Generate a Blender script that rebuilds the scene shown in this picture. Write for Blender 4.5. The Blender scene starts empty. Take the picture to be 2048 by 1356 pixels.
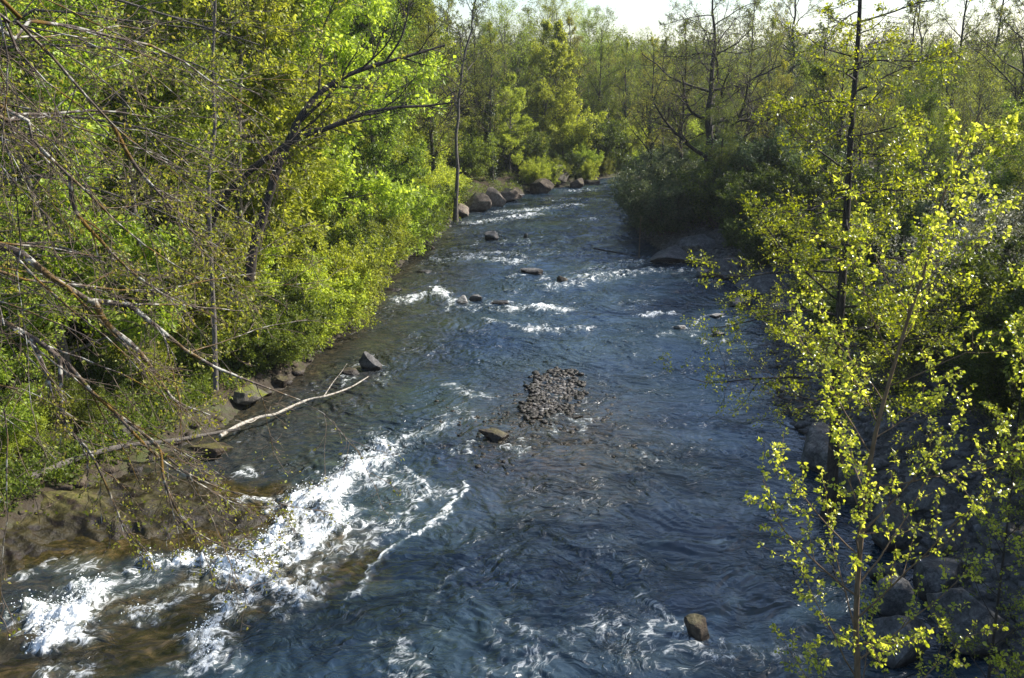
import bpy, math
import numpy as np
from mathutils import Vector, Euler
sc = bpy.context.scene
C = sc.collection

# ------------------------------------------------------------ camera, world, sun, exposure
H = 11.0                                   # camera height above the river
F = 1900.0                                 # focal length in pixels of a 2048 px wide frame
PITCH = math.atan((678 - 140) / F)
cam = bpy.data.cameras.new('camera')
cam.sensor_width = 36.0
cam.lens = F / 2048 * 36.0
cam.clip_start = 0.3
cam.clip_end = 4000
co = bpy.data.objects.new('camera', cam)
co.location = (0, 0, H)
co.rotation_euler = (math.pi / 2 - PITCH, 0, 0)
C.objects.link(co)
sc.camera = co

SUN_AZ = math.radians(70)                  # clockwise from +Y, seen from above
SUN_EL = math.radians(36)
world = bpy.data.worlds.new('World')
sc.world = world
world.use_nodes = True
wn = world.node_tree
bg = wn.nodes['Background']
sky = wn.nodes.new('ShaderNodeTexSky')
sky.sky_type = 'NISHITA'
sky.sun_disc = False
sky.sun_elevation = SUN_EL
sky.sun_rotation = SUN_AZ
sky.air_density = 1.0
sky.dust_density = 1.3
sky.ozone_density = 2.6
bg.inputs[1].default_value = 0.118
wn.links.new(sky.outputs[0], bg.inputs[0])
sl = bpy.data.lights.new('sun', 'SUN')
sl.energy = 5.0
sl.angle = math.radians(0.5)
sl.color = (1.0, 0.95, 0.86)
so = bpy.data.objects.new('sun', sl)
sd = Vector((math.sin(SUN_AZ) * math.cos(SUN_EL), math.cos(SUN_AZ) * math.cos(SUN_EL), math.sin(SUN_EL)))
so.rotation_euler = sd.to_track_quat('Z', 'Y').to_euler()
so.location = (60, 40, 60)
C.objects.link(so)
sc.view_settings.view_transform = 'Standard'
sc.view_settings.look = 'None'
sc.view_settings.gamma = 1.0
sc.view_settings.use_curve_mapping = False
sc.view_settings.exposure = 1.05
cy_ = sc.cycles
cy_.use_denoising = True
cy_.max_bounces = 6
cy_.diffuse_bounces = 3
cy_.glossy_bounces = 2
cy_.transmission_bounces = 4
cy_.transparent_max_bounces = 6
cy_.caustics_reflective = False
cy_.caustics_refractive = False
cy_.sample_clamp_indirect = 2.0
cy_.sample_clamp_direct = 5.0

HAZE = 0.0002
# ------------------------------------------------------------ photograph coordinates to places in the world
SP, CP = math.sin(PITCH), math.cos(PITCH)
def P(px, py, z=0.0):
    """the place at height z that is seen at pixel (px, py) of the 2048 px wide photograph"""
    cx = (px - 1024) / F; cy = (678 - py) / F
    t = (H - z) / (SP - cy * CP)
    return (t * cx, t * (CP + cy * SP), z)
def Q(px, py, Y):
    """the place at distance Y up the river seen at pixel (px, py)"""
    cx = (px - 1024) / F; cy = (678 - py) / F
    t = Y / (CP + cy * SP)
    return (t * cx, Y, H + t * (cy * CP - SP))
def PX(pts, z=0.0):
    return np.array([P(a, b, z)[:2] for a, b in pts])

# ------------------------------------------------------------ noise
_pr = np.random.RandomState(7)
_perm = _pr.permutation(1024).astype(np.int64)
_ga = _pr.rand(1024) * 2 * np.pi
_gx, _gy = np.cos(_ga), np.sin(_ga)
def perlin(x, y, s=0):
    x = np.asarray(x, float) + s * 17.31; y = np.asarray(y, float) - s * 9.73
    xi = np.floor(x).astype(np.int64); yi = np.floor(y).astype(np.int64)
    xf = x - xi; yf = y - yi
    u = xf * xf * xf * (xf * (xf * 6 - 15) + 10); v = yf * yf * yf * (yf * (yf * 6 - 15) + 10)
    def g(a, b):
        h = _perm[(_perm[(xi + a) & 1023] + yi + b) & 1023]
        return _gx[h] * (xf - a) + _gy[h] * (yf - b)
    n0 = g(0, 0) * (1 - u) + g(1, 0) * u
    n1 = g(0, 1) * (1 - u) + g(1, 1) * u
    return (n0 * (1 - v) + n1 * v) * 1.5
def fbm(x, y, o=4, s=0, gain=0.5):
    t = 0; a = 1.0
    for i in range(o):
        t = t + a * perlin(x, y, s + i * 3); x = x * 2.03; y = y * 2.03; a *= gain
    return t
def sstep(a, b, x):
    t = np.clip((x - a) / (b - a), 0, 1)
    return t * t * (3 - 2 * t)

# ------------------------------------------------------------ mesh building
class Geo:
    def __init__(s): s.V = []; s.F = []; s.n = 0
    def add(s, V, Fq, mi=0, smooth=True):
        V = np.asarray(V, float).reshape(-1, 3); Fq = np.asarray(Fq, np.int64)
        s.V.append(V); s.F.append((Fq + s.n, mi, smooth)); s.n += len(V)
    def build(s, name, mats, parent=None, attrs=None, loc=None):
        me = bpy.data.meshes.new(name)
        V = np.concatenate(s.V)
        if loc is not None: V = V - np.array(loc)
        me.vertices.add(len(V)); me.vertices.foreach_set('co', V.astype(np.float32).ravel())
        nl = sum(f.size for f, _, _ in s.F); npol = sum(len(f) for f, _, _ in s.F)
        me.loops.add(nl); me.polygons.add(npol)
        me.loops.foreach_set('vertex_index', np.concatenate([f.ravel() for f, _, _ in s.F]).astype(np.int32))
        tot = np.concatenate([np.full(len(f), f.shape[1]) for f, _, _ in s.F])
        st = np.concatenate([[0], np.cumsum(tot)[:-1]])
        me.polygons.foreach_set('loop_start', st.astype(np.int32))
        me.polygons.foreach_set('material_index', np.concatenate([np.full(len(f), m) for f, m, _ in s.F]).astype(np.int32))
        me.polygons.foreach_set('use_smooth', np.concatenate([np.full(len(f), sm) for f, _, sm in s.F]))
        for m in (mats if isinstance(mats, (list, tuple)) else [mats]): me.materials.append(m)
        me.update(calc_edges=True)
        for k, a in (attrs or {}).items():
            at = me.attributes.new(k, 'FLOAT', 'POINT'); at.data.foreach_set('value', np.asarray(a, np.float32).ravel())
        o = bpy.data.objects.new(name, me); C.objects.link(o)
        if parent is not None: o.parent = parent
        if loc is not None and parent is None: o.location = loc
        return o
def tag(o, label=None, cat=None, group=None, kind=None):
    if label: o['label'] = label
    if cat: o['category'] = cat
    if group: o['group'] = group
    if kind: o['kind'] = kind
    return o
def empty(name, loc, label, cat, group=None, rz=0, scale=1):
    o = bpy.data.objects.new(name, None); C.objects.link(o)
    o.location = loc; o.rotation_euler = (0, 0, rz); o.scale = (scale,) * 3 if not hasattr(scale, '__len__') else scale
    return tag(o, label, cat, group)
def copy_tree(root, loc, rz, scale, label, group=None):
    r = root.copy(); C.objects.link(r)
    r.location = loc; r.rotation_euler = (0, 0, rz)
    r.scale = (scale,) * 3 if not hasattr(scale, '__len__') else scale
    r['label'] = label
    if group: r['group'] = group
    elif 'group' in r: del r['group']
    for ch in list(root.children):
        c = ch.copy(); C.objects.link(c); c.parent = r
    return r
def grid_faces(nr, nc):
    i = np.arange(nr - 1)[:, None] * nc + np.arange(nc - 1)[None, :]
    i = i.ravel()
    return np.stack([i, i + 1, i + nc + 1, i + nc], 1)
def norm(v):
    return v / np.maximum(np.linalg.norm(v, axis=-1, keepdims=True), 1e-9)
def tubes(geo, pts, rad, sides=5, mi=0):
    """pts (B, n, 3), rad (B, n)"""
    B, n, _ = pts.shape
    d = np.gradient(pts, axis=1); d = norm(d)
    ref = np.where(np.abs(d[:, :1, 2:3]) > 0.85, np.array([1.0, 0, 0]), np.array([0, 0, 1.0]))
    a = norm(np.cross(d, ref)); b = np.cross(d, a)
    th = np.arange(sides) * 2 * np.pi / sides
    ring = a[:, :, None, :] * np.cos(th)[None, None, :, None] + b[:, :, None, :] * np.sin(th)[None, None, :, None]
    V = pts[:, :, None, :] + ring * rad[:, :, None, None]
    i = np.arange(B)[:, None, None] * n * sides + np.arange(n - 1)[None, :, None] * sides
    j = np.arange(sides)[None, None, :]; j2 = (j + 1) % sides
    Fq = np.stack([i + j, i + j2, i + sides + j2, i + sides + j], -1).reshape(-1, 4)
    geo.add(V.reshape(-1, 3), Fq, mi)
def poly_resample(pts, n):
    pts = np.asarray(pts, float)
    # catmull-rom then even spacing
    e = np.concatenate([[2 * pts[0] - pts[1]], pts, [2 * pts[-1] - pts[-2]]])
    out = []
    for i in range(1, len(e) - 2):
        for t in np.linspace(0, 1, 8, endpoint=False):
            p0, p1, p2, p3 = e[i - 1], e[i], e[i + 1], e[i + 2]
            out.append(0.5 * ((2 * p1) + (-p0 + p2) * t + (2 * p0 - 5 * p1 + 4 * p2 - p3) * t * t + (-p0 + 3 * p1 - 3 * p2 + p3) * t ** 3))
    out.append(pts[-1]); out = np.array(out)
    s = np.concatenate([[0], np.cumsum(np.linalg.norm(np.diff(out, axis=0), axis=1))])
    q = np.linspace(0, s[-1], n)
    return np.stack([np.interp(q, s, out[:, k]) for k in range(out.shape[1])], 1)

# ------------------------------------------------------------ growing branches and leaves
def extend(rng, P0, D0, L, n, wander, trop):
    B = len(P0); pts = np.zeros((B, n + 1, 3)); pts[:, 0] = P0; d = norm(D0.copy())
    for i in range(n):
        d = norm(d + rng.randn(B, 3) * wander + np.array([0, 0, 1.0]) * (np.asarray(trop).reshape(-1, 1) / n))
        pts[:, i + 1] = pts[:, i] + d * (L / n)[:, None]
    return pts
def spawn(rng, pts, R, k, t0, t1, ang, angsd, flat=0.0, rr=0.6):
    B, n, _ = pts.shape
    t = (np.arange(k)[None, :] + rng.rand(B, k)) / k * (t1 - t0) + t0
    f = t * (n - 1); i = np.minimum(f.astype(int), n - 2); w = (f - i)[..., None]
    bi = np.arange(B)[:, None]
    p = pts[bi, i] * (1 - w) + pts[bi, i + 1] * w
    d = norm(pts[bi, i + 1] - pts[bi, i])
    r = R[bi, i] * (1 - w[..., 0]) + R[bi, i + 1] * w[..., 0]
    ref = np.where(np.abs(d[..., 2:3]) > 0.9, np.array([1.0, 0, 0]), np.array([0, 0, 1.0]))
    s = norm(np.cross(d, ref)); u = np.cross(s, d)
    az = np.arange(k)[None, :] * 2.4 + rng.rand(B, 1) * 6.28 + rng.randn(B, k) * 0.35
    if flat > 0:
        sign = np.where((np.arange(k)[None, :] + rng.randint(0, 2, (B, 1))) % 2 == 0, 0.0, np.pi)
        az = np.where(rng.rand(B, k) < flat, sign + rng.randn(B, k) * 0.25, az)
    a = np.radians(ang + rng.randn(B, k) * angsd)
    nd = d * np.cos(a)[..., None] + (s * np.cos(az)[..., None] + u * np.sin(az)[..., None]) * np.sin(a)[..., None]
    return p.reshape(-1, 3), nd.reshape(-1, 3), (r * rr).ravel(), t.ravel()
def leaves(geo, rng, pts, per, size, t0=0.1, spread=0.1, droop=0.3, mi=1, kind='diamond', keep=1.0, updir=0.5, wid=0.62):
    B, n, _ = pts.shape
    N = B * per
    t = t0 + (1 - t0) * rng.rand(B, per)
    f = t * (n - 1); i = np.minimum(f.astype(int), n - 2); w = (f - i)[..., None]
    bi = np.arange(B)[:, None]
    p = (pts[bi, i] * (1 - w) + pts[bi, i + 1] * w).reshape(-1, 3)
    d = norm(pts[bi, i + 1] - pts[bi, i]).reshape(-1, 3)
    if keep < 1:
        m = rng.rand(N) < keep; p = p[m]; d = d[m]; N = len(p)
    off = rng.randn(N, 3); p = p + off * spread * 0.6
    ld = norm(d * 0.6 + norm(off) * 0.9 + rng.randn(N, 3) * 0.35 + np.array([0, 0, -droop]))
    nr = rng.randn(N, 3) + np.array([0, 0, updir * 2.2])
    sd_ = norm(np.cross(ld, nr)); nn = np.cross(sd_, ld)
    L = size * (0.55 + 0.75 * rng.rand(N))[:, None]; W = L * wid
    if kind == 'diamond':
        V = np.stack([p, p + ld * L * 0.45 + sd_ * W * 0.5 + nn * W * 0.15, p + ld * L, p + ld * L * 0.45 - sd_ * W * 0.5 + nn * W * 0.15], 1)
        b = np.arange(N)[:, None] * 4
        T = np.concatenate([b + np.array([[0, 2, 1]]), b + np.array([[0, 3, 2]])])
        geo.add(V.reshape(-1, 3), T, mi, False)
    else:
        c = nn * W * 0.18
        V = np.stack([p, p + ld * L * 0.18 + sd_ * W * 0.42 + c, p + ld * L * 0.55 + sd_ * W * 0.45 + c, p + ld * L - nn * L * 0.12,
                      p + ld * L * 0.55 - sd_ * W * 0.45 + c, p + ld * L * 0.18 - sd_ * W * 0.42 + c, p + ld * L * 0.5], 1)
        b = np.arange(N)[:, None] * 7
        T = np.concatenate([b + np.array([[0, 6, 2, 1]]), b + np.array([[6, 3, 2, 2]])[:, :4]]) if False else np.concatenate([b + np.array([[0, 6, 1]]), b + np.array([[1, 6, 2]]), b + np.array([[2, 6, 3]]), b + np.array([[0, 5, 6]]), b + np.array([[5, 4, 6]]), b + np.array([[4, 3, 6]])])
        geo.add(V.reshape(-1, 3), T, mi, True)
def taper(B, n, r0, r1, p=1.0):
    t = np.linspace(0, 1, n) ** p
    return np.asarray(r0).reshape(-1, 1) * (1 - t)[None] + np.asarray(r1).reshape(-1, 1) * t[None]

# ------------------------------------------------------------ materials
def new_mat(name):
    m = bpy.data.materials.new(name); m.use_nodes = True
    nt = m.node_tree; nt.nodes.clear()
    return m, nt
def N(nt, typ, **kw):
    n = nt.nodes.new(typ)
    for k, v in kw.items():
        if k == 'ins':
            for a, b in v.items(): n.inputs[a].default_value = b
        else: setattr(n, k, v)
    return n
def ramp(nt, stops, interp='LINEAR'):
    r = nt.nodes.new('ShaderNodeValToRGB'); r.color_ramp.interpolation = interp
    e = r.color_ramp.elements
    while len(e) > 1: e.remove(e[-1])
    for i, (p, c) in enumerate(stops):
        x = e[0] if i == 0 else e.new(p)
        x.position = p; x.color = (*c, 1) if len(c) == 3 else c
    return r
def leaf_mat(name, cols, trans=0.5, rough=0.45, spec=0.35, tint=0.25):
    m, nt = new_mat(name); L = nt.links.new
    geo = N(nt, 'ShaderNodeNewGeometry'); oi = N(nt, 'ShaderNodeObjectInfo')
    r = ramp(nt, [(i / (len(cols) - 1), c) for i, c in enumerate(cols)])
    L(geo.outputs['Random Per Island'], r.inputs[0])
    # each tree has a slightly different green
    hs = N(nt, 'ShaderNodeHueSaturation')
    mh = N(nt, 'ShaderNodeMapRange', ins={3: 0.5 - 0.03 * tint / 0.25, 4: 0.5 + 0.004 * tint / 0.25}); L(oi.outputs['Random'], mh.inputs[0])
    mv = N(nt, 'ShaderNodeMath', operation='MULTIPLY_ADD', ins={1: tint * 1.4, 2: 1 - tint * 0.7})
    fr = N(nt, 'ShaderNodeMath', operation='FRACT'); m7 = N(nt, 'ShaderNodeMath', operation='MULTIPLY', ins={1: 7.7})
    L(oi.outputs['Random'], m7.inputs[0]); L(m7.outputs[0], fr.inputs[0]); L(fr.outputs[0], mv.inputs[0])
    L(mh.outputs[0], hs.inputs['Hue']); L(mv.outputs[0], hs.inputs['Value']); L(r.outputs[0], hs.inputs['Color'])
    p = N(nt, 'ShaderNodeBsdfPrincipled', ins={'Roughness': rough, 'Specular IOR Level': spec})
    L(hs.outputs[0], p.inputs['Base Color'])
    tr = N(nt, 'ShaderNodeBsdfTranslucent')
    hs2 = N(nt, 'ShaderNodeHueSaturation', ins={'Hue': 0.492, 'Saturation': 1.08, 'Value': 1.9}); L(hs.outputs[0], hs2.inputs['Color'])
    L(hs2.outputs[0], tr.inputs[0])
    mx = N(nt, 'ShaderNodeMixShader', ins={0: trans}); L(p.outputs[0], mx.inputs[1]); L(tr.outputs[0], mx.inputs[2])
    o = N(nt, 'ShaderNodeOutputMaterial'); L(mx.outputs[0], o.inputs[0])
    return m
def bark_mat(name, c1, c2, c3=None, scale=6, moss=None, bump=0.02, stretch=4):
    m, nt = new_mat(name); L = nt.links.new
    tc = N(nt, 'ShaderNodeTexCoord'); mp = N(nt, 'ShaderNodeMapping', ins={'Scale': (stretch, stretch, 1)})
    L(tc.outputs['Object'], mp.inputs[0])
    n1 = N(nt, 'ShaderNodeTexNoise', ins={'Scale': scale, 'Detail': 6, 'Roughness': 0.65}); L(mp.outputs[0], n1.inputs['Vector'])
    n2 = N(nt, 'ShaderNodeTexNoise', ins={'Scale': 1.7, 'Detail': 4}); L(tc.outputs['Object'], n2.inputs['Vector'])
    r = ramp(nt, [(0.35, c1), (0.65, c2)]); L(n1.outputs[0], r.inputs[0])
    col = r.outputs[0]
    if c3:
        rr = ramp(nt, [(0.52, (0, 0, 0)), (0.6, (1, 1, 1))]); n3 = N(nt, 'ShaderNodeTexNoise', ins={'Scale': 9, 'Detail': 3}); L(tc.outputs['Object'], n3.inputs['Vector']); L(n3.outputs[0], rr.inputs[0])
        mx = N(nt, 'ShaderNodeMix', data_type='RGBA', ins={7: (*c3, 1)}); L(rr.outputs[0], mx.inputs[0]); L(col, mx.inputs[6]); col = mx.outputs[2]
    if moss:
        rr = ramp(nt, [(0.5, (0, 0, 0)), (0.62, (1, 1, 1))]); L(n2.outputs[0], rr.inputs[0])
        mx = N(nt, 'ShaderNodeMix', data_type='RGBA', ins={7: (*moss, 1)}); L(rr.outputs[0], mx.inputs[0]); L(col, mx.inputs[6]); col = mx.outputs[2]
    p = N(nt, 'ShaderNodeBsdfPrincipled', ins={'Roughness': 0.85, 'Specular IOR Level': 0.25}); L(col, p.inputs['Base Color'])
    b = N(nt, 'ShaderNodeBump', ins={'Strength': 0.7, 'Distance': bump}); L(n1.outputs[0], b.inputs['Height']); L(b.outputs[0], p.inputs['Normal'])
    o = N(nt, 'ShaderNodeOutputMaterial'); L(p.outputs[0], o.inputs[0])
    return m
M = {}
M['leaf_bright'] = leaf_mat('leaf_bright', [(0.13, 0.19, 0.022), (0.24, 0.32, 0.04), (0.35, 0.43, 0.08)], 0.5)
M['leaf_olive'] = leaf_mat('leaf_olive', [(0.06, 0.09, 0.014), (0.12, 0.165, 0.022), (0.19, 0.225, 0.035)], 0.45)
M['leaf_amber'] = leaf_mat('leaf_amber', [(0.12, 0.155, 0.02), (0.21, 0.26, 0.03), (0.29, 0.28, 0.05)], 0.45)
M['leaf_green'] = leaf_mat('leaf_green', [(0.045, 0.075, 0.01), (0.10, 0.145, 0.02), (0.17, 0.22, 0.035)], 0.45)
M['leaf_yellow'] = leaf_mat('leaf_yellow', [(0.15, 0.19, 0.02), (0.31, 0.345, 0.045), (0.45, 0.46, 0.09)], 0.55, rough=0.25, spec=0.7, tint=0.1)
M['leaf_lime'] = leaf_mat('leaf_lime', [(0.10, 0.13, 0.010), (0.22, 0.25, 0.02), (0.34, 0.35, 0.04)], 0.5, rough=0.35, spec=0.45, tint=0.1)
M['leaf_willow'] = leaf_mat('leaf_willow', [(0.04, 0.07, 0.022), (0.08, 0.115, 0.042), (0.13, 0.165, 0.07)], 0.35)
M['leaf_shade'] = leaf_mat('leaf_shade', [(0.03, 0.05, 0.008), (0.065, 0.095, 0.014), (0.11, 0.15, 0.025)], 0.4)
M['leaf_dark'] = leaf_mat('leaf_dark', [(0.02, 0.035, 0.008), (0.035, 0.06, 0.012), (0.05, 0.08, 0.015)], 0.25, rough=0.35, spec=0.5)
M['blossom'] = leaf_mat('blossom', [(0.06, 0.08, 0.02), (0.16, 0.18, 0.10), (0.36, 0.36, 0.31)], 0.35)
M['bark_dark'] = bark_mat('bark_dark', (0.018, 0.014, 0.012), (0.07, 0.058, 0.048))
M['bark_grey'] = bark_mat('bark_grey', (0.05, 0.043, 0.036), (0.17, 0.15, 0.13))
M['bark_lichen'] = bark_mat('bark_lichen', (0.05, 0.038, 0.03), (0.14, 0.11, 0.09), c3=(0.34, 0.33, 0.29), moss=(0.13, 0.075, 0.012), scale=9, stretch=1)
M['bark_pale'] = bark_mat('bark_pale', (0.13, 0.11, 0.09), (0.33, 0.29, 0.24))
M['bark_brown'] = bark_mat('bark_brown', (0.10, 0.065, 0.035), (0.2, 0.14, 0.085))
M['twig'] = bark_mat('twig', (0.04, 0.032, 0.025), (0.10, 0.08, 0.06))
M['twig_warm'] = bark_mat('twig_warm', (0.07, 0.05, 0.036), (0.17, 0.13, 0.095))
M['deadwood'] = bark_mat('deadwood', (0.20, 0.18, 0.15), (0.50, 0.46, 0.40), c3=(0.16, 0.13, 0.10), bump=0.015)

def rock_mat(name, c1, c2, c3, moss=0.0, wet=0.25, lightscale=3.0):
    m, nt = new_mat(name); L = nt.links.new
    geo = N(nt, 'ShaderNodeNewGeometry')
    n1 = N(nt, 'ShaderNodeTexNoise', ins={'Scale': lightscale, 'Detail': 8, 'Roughness': 0.68}); L(geo.outputs['Position'], n1.inputs['Vector'])
    n2 = N(nt, 'ShaderNodeTexNoise', ins={'Scale': 16, 'Detail': 6, 'Roughness': 0.7}); L(geo.outputs['Position'], n2.inputs['Vector'])
    r = ramp(nt, [(0.3, c1), (0.52, c2), (0.72, c3)]); L(n1.outputs[0], r.inputs[0])
    sp = ramp(nt, [(0.35, (0.55, 0.55, 0.55)), (0.65, (1.25, 1.25, 1.25))]); L(n2.outputs[0], sp.inputs[0])
    mm = N(nt, 'ShaderNodeMix', data_type='RGBA', blend_type='MULTIPLY', ins={0: 1.0}); L(r.outputs[0], mm.inputs[6]); L(sp.outputs[0], mm.inputs[7])
    col = mm.outputs[2]
    vr = N(nt, 'ShaderNodeTexVoronoi', feature='DISTANCE_TO_EDGE', ins={'Scale': 1.9, 'Randomness': 1.0}); wq = N(nt, 'ShaderNodeVectorMath', operation='MULTIPLY_ADD', ins={1: (.5, .5, .5)}); L(n1.outputs['Color'], wq.inputs[0]); L(geo.outputs['Position'], wq.inputs[2]); L(wq.outputs[0], vr.inputs['Vector'])
    ck = ramp(nt, [(0.0, (0.3, 0.28, 0.26)), (0.035, (1, 1, 1))]); L(vr.outputs['Distance'], ck.inputs[0])
    mk = N(nt, 'ShaderNodeMix', data_type='RGBA', blend_type='MULTIPLY', ins={0: 0.75}); L(col, mk.inputs[6]); L(ck.outputs[0], mk.inputs[7]); col = mk.outputs[2]
    sx = N(nt, 'ShaderNodeSeparateXYZ'); L(geo.outputs['Position'], sx.inputs[0])
    if moss:
        nz = N(nt, 'ShaderNodeSeparateXYZ'); L(geo.outputs['Normal'], nz.inputs[0])
        a = N(nt, 'ShaderNodeMath', operation='MULTIPLY'); L(nz.outputs[2], a.inputs[0]); L(n1.outputs[0], a.inputs[1])
        rr = ramp(nt, [(0.36, (0, 0, 0)), (0.46, (moss,) * 3)]); L(a.outputs[0], rr.inputs[0])
        mx = N(nt, 'ShaderNodeMix', data_type='RGBA', ins={7: (0.10, 0.11, 0.015, 1)}); L(rr.outputs[0], mx.inputs[0]); L(col, mx.inputs[6]); col = mx.outputs[2]
    # wet band at the waterline
    wn_ = N(nt, 'ShaderNodeMath', operation='MULTIPLY_ADD', ins={1: 0.25, 2: -0.12}); L(n1.outputs[0], wn_.inputs[0])
    ad = N(nt, 'ShaderNodeMath', operation='ADD'); L(sx.outputs[2], ad.inputs[0]); L(wn_.outputs[0], ad.inputs[1])
    wm = N(nt, 'ShaderNodeMapRange', ins={1: wet * 0.4, 2: wet, 3: 1.0, 4: 0.0}); L(ad.outputs[0], wm.inputs[0])
    dk = N(nt, 'ShaderNodeMix', data_type='RGBA', blend_type='MULTIPLY', ins={7: (0.25, 0.21, 0.18, 1)}); L(wm.outputs[0], dk.inputs[0]); L(col, dk.inputs[6])
    ro = N(nt, 'ShaderNodeMapRange', ins={3: 0.8, 4: 0.42}); L(wm.outputs[0], ro.inputs[0])
    p = N(nt, 'ShaderNodeBsdfPrincipled', ins={'Specular IOR Level': 0.4}); L(dk.outputs[2], p.inputs['Base Color']); L(ro.outputs[0], p.inputs['Roughness'])
    b = N(nt, 'ShaderNodeBump', ins={'Strength': 0.8, 'Distance': 0.05}); L(n2.outputs[0], b.inputs['Height']); L(b.outputs[0], p.inputs['Normal'])
    o = N(nt, 'ShaderNodeOutputMaterial'); L(p.outputs[0], o.inputs[0])
    return m
M['rock_grey'] = rock_mat('rock_grey', (0.04, 0.038, 0.037), (0.105, 0.10, 0.097), (0.24, 0.23, 0.22))
M['rock_pale'] = rock_mat('rock_pale', (0.12, 0.115, 0.11), (0.26, 0.25, 0.24), (0.44, 0.42, 0.40), wet=0.12)
M['rock_brown'] = rock_mat('rock_brown', (0.03, 0.021, 0.014), (0.075, 0.053, 0.034), (0.18, 0.145, 0.105), moss=0.25)
M['rock_wet'] = rock_mat('rock_wet', (0.022, 0.012, 0.005), (0.08, 0.046, 0.018), (0.21, 0.14, 0.07), moss=0.5, wet=0.45, lightscale=2.0)
M['rock_mossy'] = rock_mat('rock_mossy', (0.05, 0.043, 0.034), (0.11, 0.095, 0.075), (0.22, 0.20, 0.17), moss=1.0)
M['rock_tan'] = rock_mat('rock_tan', (0.09, 0.065, 0.05), (0.19, 0.15, 0.12), (0.36, 0.31, 0.26), moss=0.5, wet=0.2)

# ------------------------------------------------------------ river course and terrain
LB = np.array([(-30, -17), (0, -15), (10, -13.6), (16, -12.8), (21, -12), (25, -10.6), (29, -9.4), (33.8, -8.0), (41, -7.3), (49, -7.3), (54.5, -6.4),
               (63, -5.2), (74, -4.4), (84, -1.0), (92, 4.0), (100, 9), (108, 16), (116, 27), (124, 42), (134, 75), (150, 150)], float)
RB = np.array([(-30, 9), (0, 9), (15, 9.3), (24, 8.9), (31, 9.2), (38, 10.6), (47, 12.3), (53, 11.6), (58, 9.6), (64, 8.8), (68, 9.0), (76, 10.2), (86, 11.8),
               (95, 15), (101, 22), (107, 34), (116, 58), (130, 130), (150, 260)], float)
def banks(y): return np.interp(y, LB[:, 0], LB[:, 1]), np.interp(y, RB[:, 0], RB[:, 1])
def bank_dist(x, y):
    """metres outside the river (negative inside) and which side"""
    xl, xr = banks(y); e = 0.5
    sl_ = (np.interp(y + e, LB[:, 0], LB[:, 1]) - np.interp(y - e, LB[:, 0], LB[:, 1]))
    sr_ = (np.interp(y + e, RB[:, 0], RB[:, 1]) - np.interp(y - e, RB[:, 0], RB[:, 1]))
    dl = (xl - x) / np.sqrt(1 + sl_ ** 2); dr = (x - xr) / np.sqrt(1 + sr_ ** 2)
    return dl, dr
def height(x, y):
    x = np.asarray(x, float); y = np.asarray(y, float)
    dl, dr = bank_dist(x, y)
    wob = fbm(x * 0.35, y * 0.35, 3, 5) * 0.7
    dl = dl + wob * 0.6; dr = dr + wob * 0.5
    hl = np.interp(dl, [-6, -1.5, 0, 0.8, 3, 8, 16, 30, 60, 150, 400], [-1.0, -0.5, -0.05, 0.55, 1.2, 2.3, 4.0, 5.4, 6.0, 5.5, 4])
    hr = np.interp(dr, [-6, -1.5, 0, 0.8, 3, 8, 16, 30, 60, 150, 400], [-1.0, -0.5, -0.05, 0.5, 1.3, 2.0, 2.5, 2.8, 3.0, 3.0, 3.0])
    h = np.where(dl > dr, hl, hr)
    out = np.maximum(dl, dr)
    h = h + fbm(x * 0.5, y * 0.5, 4, 9) * 0.35 * sstep(0.2, 4, out) + fbm(x * 1.7, y * 1.7, 3, 12) * 0.12 * sstep(0, 1.5, out)
    far = np.hypot(x, y)
    h = h + sstep(250, 900, far) * (2 + 9 * fbm(x * 0.0035, y * 0.0035, 3, 21))
    # shallow gravel around the islet
    ci = P(1105, 800)
    h = h + np.exp(-(((x - ci[0]) / 1.3) ** 2 + ((y - ci[1]) / 2.6) ** 2)) * 0.95
    return h
def hz(x, y): return float(height(np.array([x]), np.array([y]))[0])
def stretch(lo, hi, n, c, k):
    u = np.linspace(np.arcsinh((lo - c) / k), np.arcsinh((hi - c) / k), n)
    return c + k * np.sinh(u)
gx = stretch(-720, 720, 420, 0, 14); gy = stretch(-80, 900, 460, 35, 25)
X, Y = np.meshgrid(gx, gy)
Z = height(X, Y)
m, nt = new_mat('forest_floor'); L = nt.links.new
geo = N(nt, 'ShaderNodeNewGeometry')
a1 = N(nt, 'ShaderNodeTexNoise', ins={'Scale': 0.8, 'Detail': 8, 'Roughness': 0.7}); L(geo.outputs['Position'], a1.inputs['Vector'])
a2 = N(nt, 'ShaderNodeTexNoise', ins={'Scale': 9, 'Detail': 5, 'Roughness': 0.75}); L(geo.outputs['Position'], a2.inputs['Vector'])
a3 = N(nt, 'ShaderNodeTexVoronoi', ins={'Scale': 7}); L(geo.outputs['Position'], a3.inputs['Vector'])
r1 = ramp(nt, [(0.3, (0.022, 0.016, 0.01)), (0.5, (0.05, 0.037, 0.021)), (0.62, (0.055, 0.07, 0.014)), (0.8, (0.09, 0.10, 0.02))]); L(a1.outputs[0], r1.inputs[0])
r2 = ramp(nt, [(0.0, (0.03, 0.028, 0.025)), (0.5, (0.09, 0.085, 0.08)), (1.0, (0.17, 0.16, 0.15))]); L(a3.outputs['Color'], r2.inputs[0])
at = N(nt, 'ShaderNodeAttribute', attribute_name='gravel')
mx = N(nt, 'ShaderNodeMix', data_type='RGBA'); L(at.outputs['Fac'], mx.inputs[0]); L(r1.outputs[0], mx.inputs[6]); L(r2.outputs[0], mx.inputs[7])
p = N(nt, 'ShaderNodeBsdfPrincipled', ins={'Roughness': 0.9, 'Specular IOR Level': 0.2}); L(mx.outputs[2], p.inputs['Base Color'])
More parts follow.
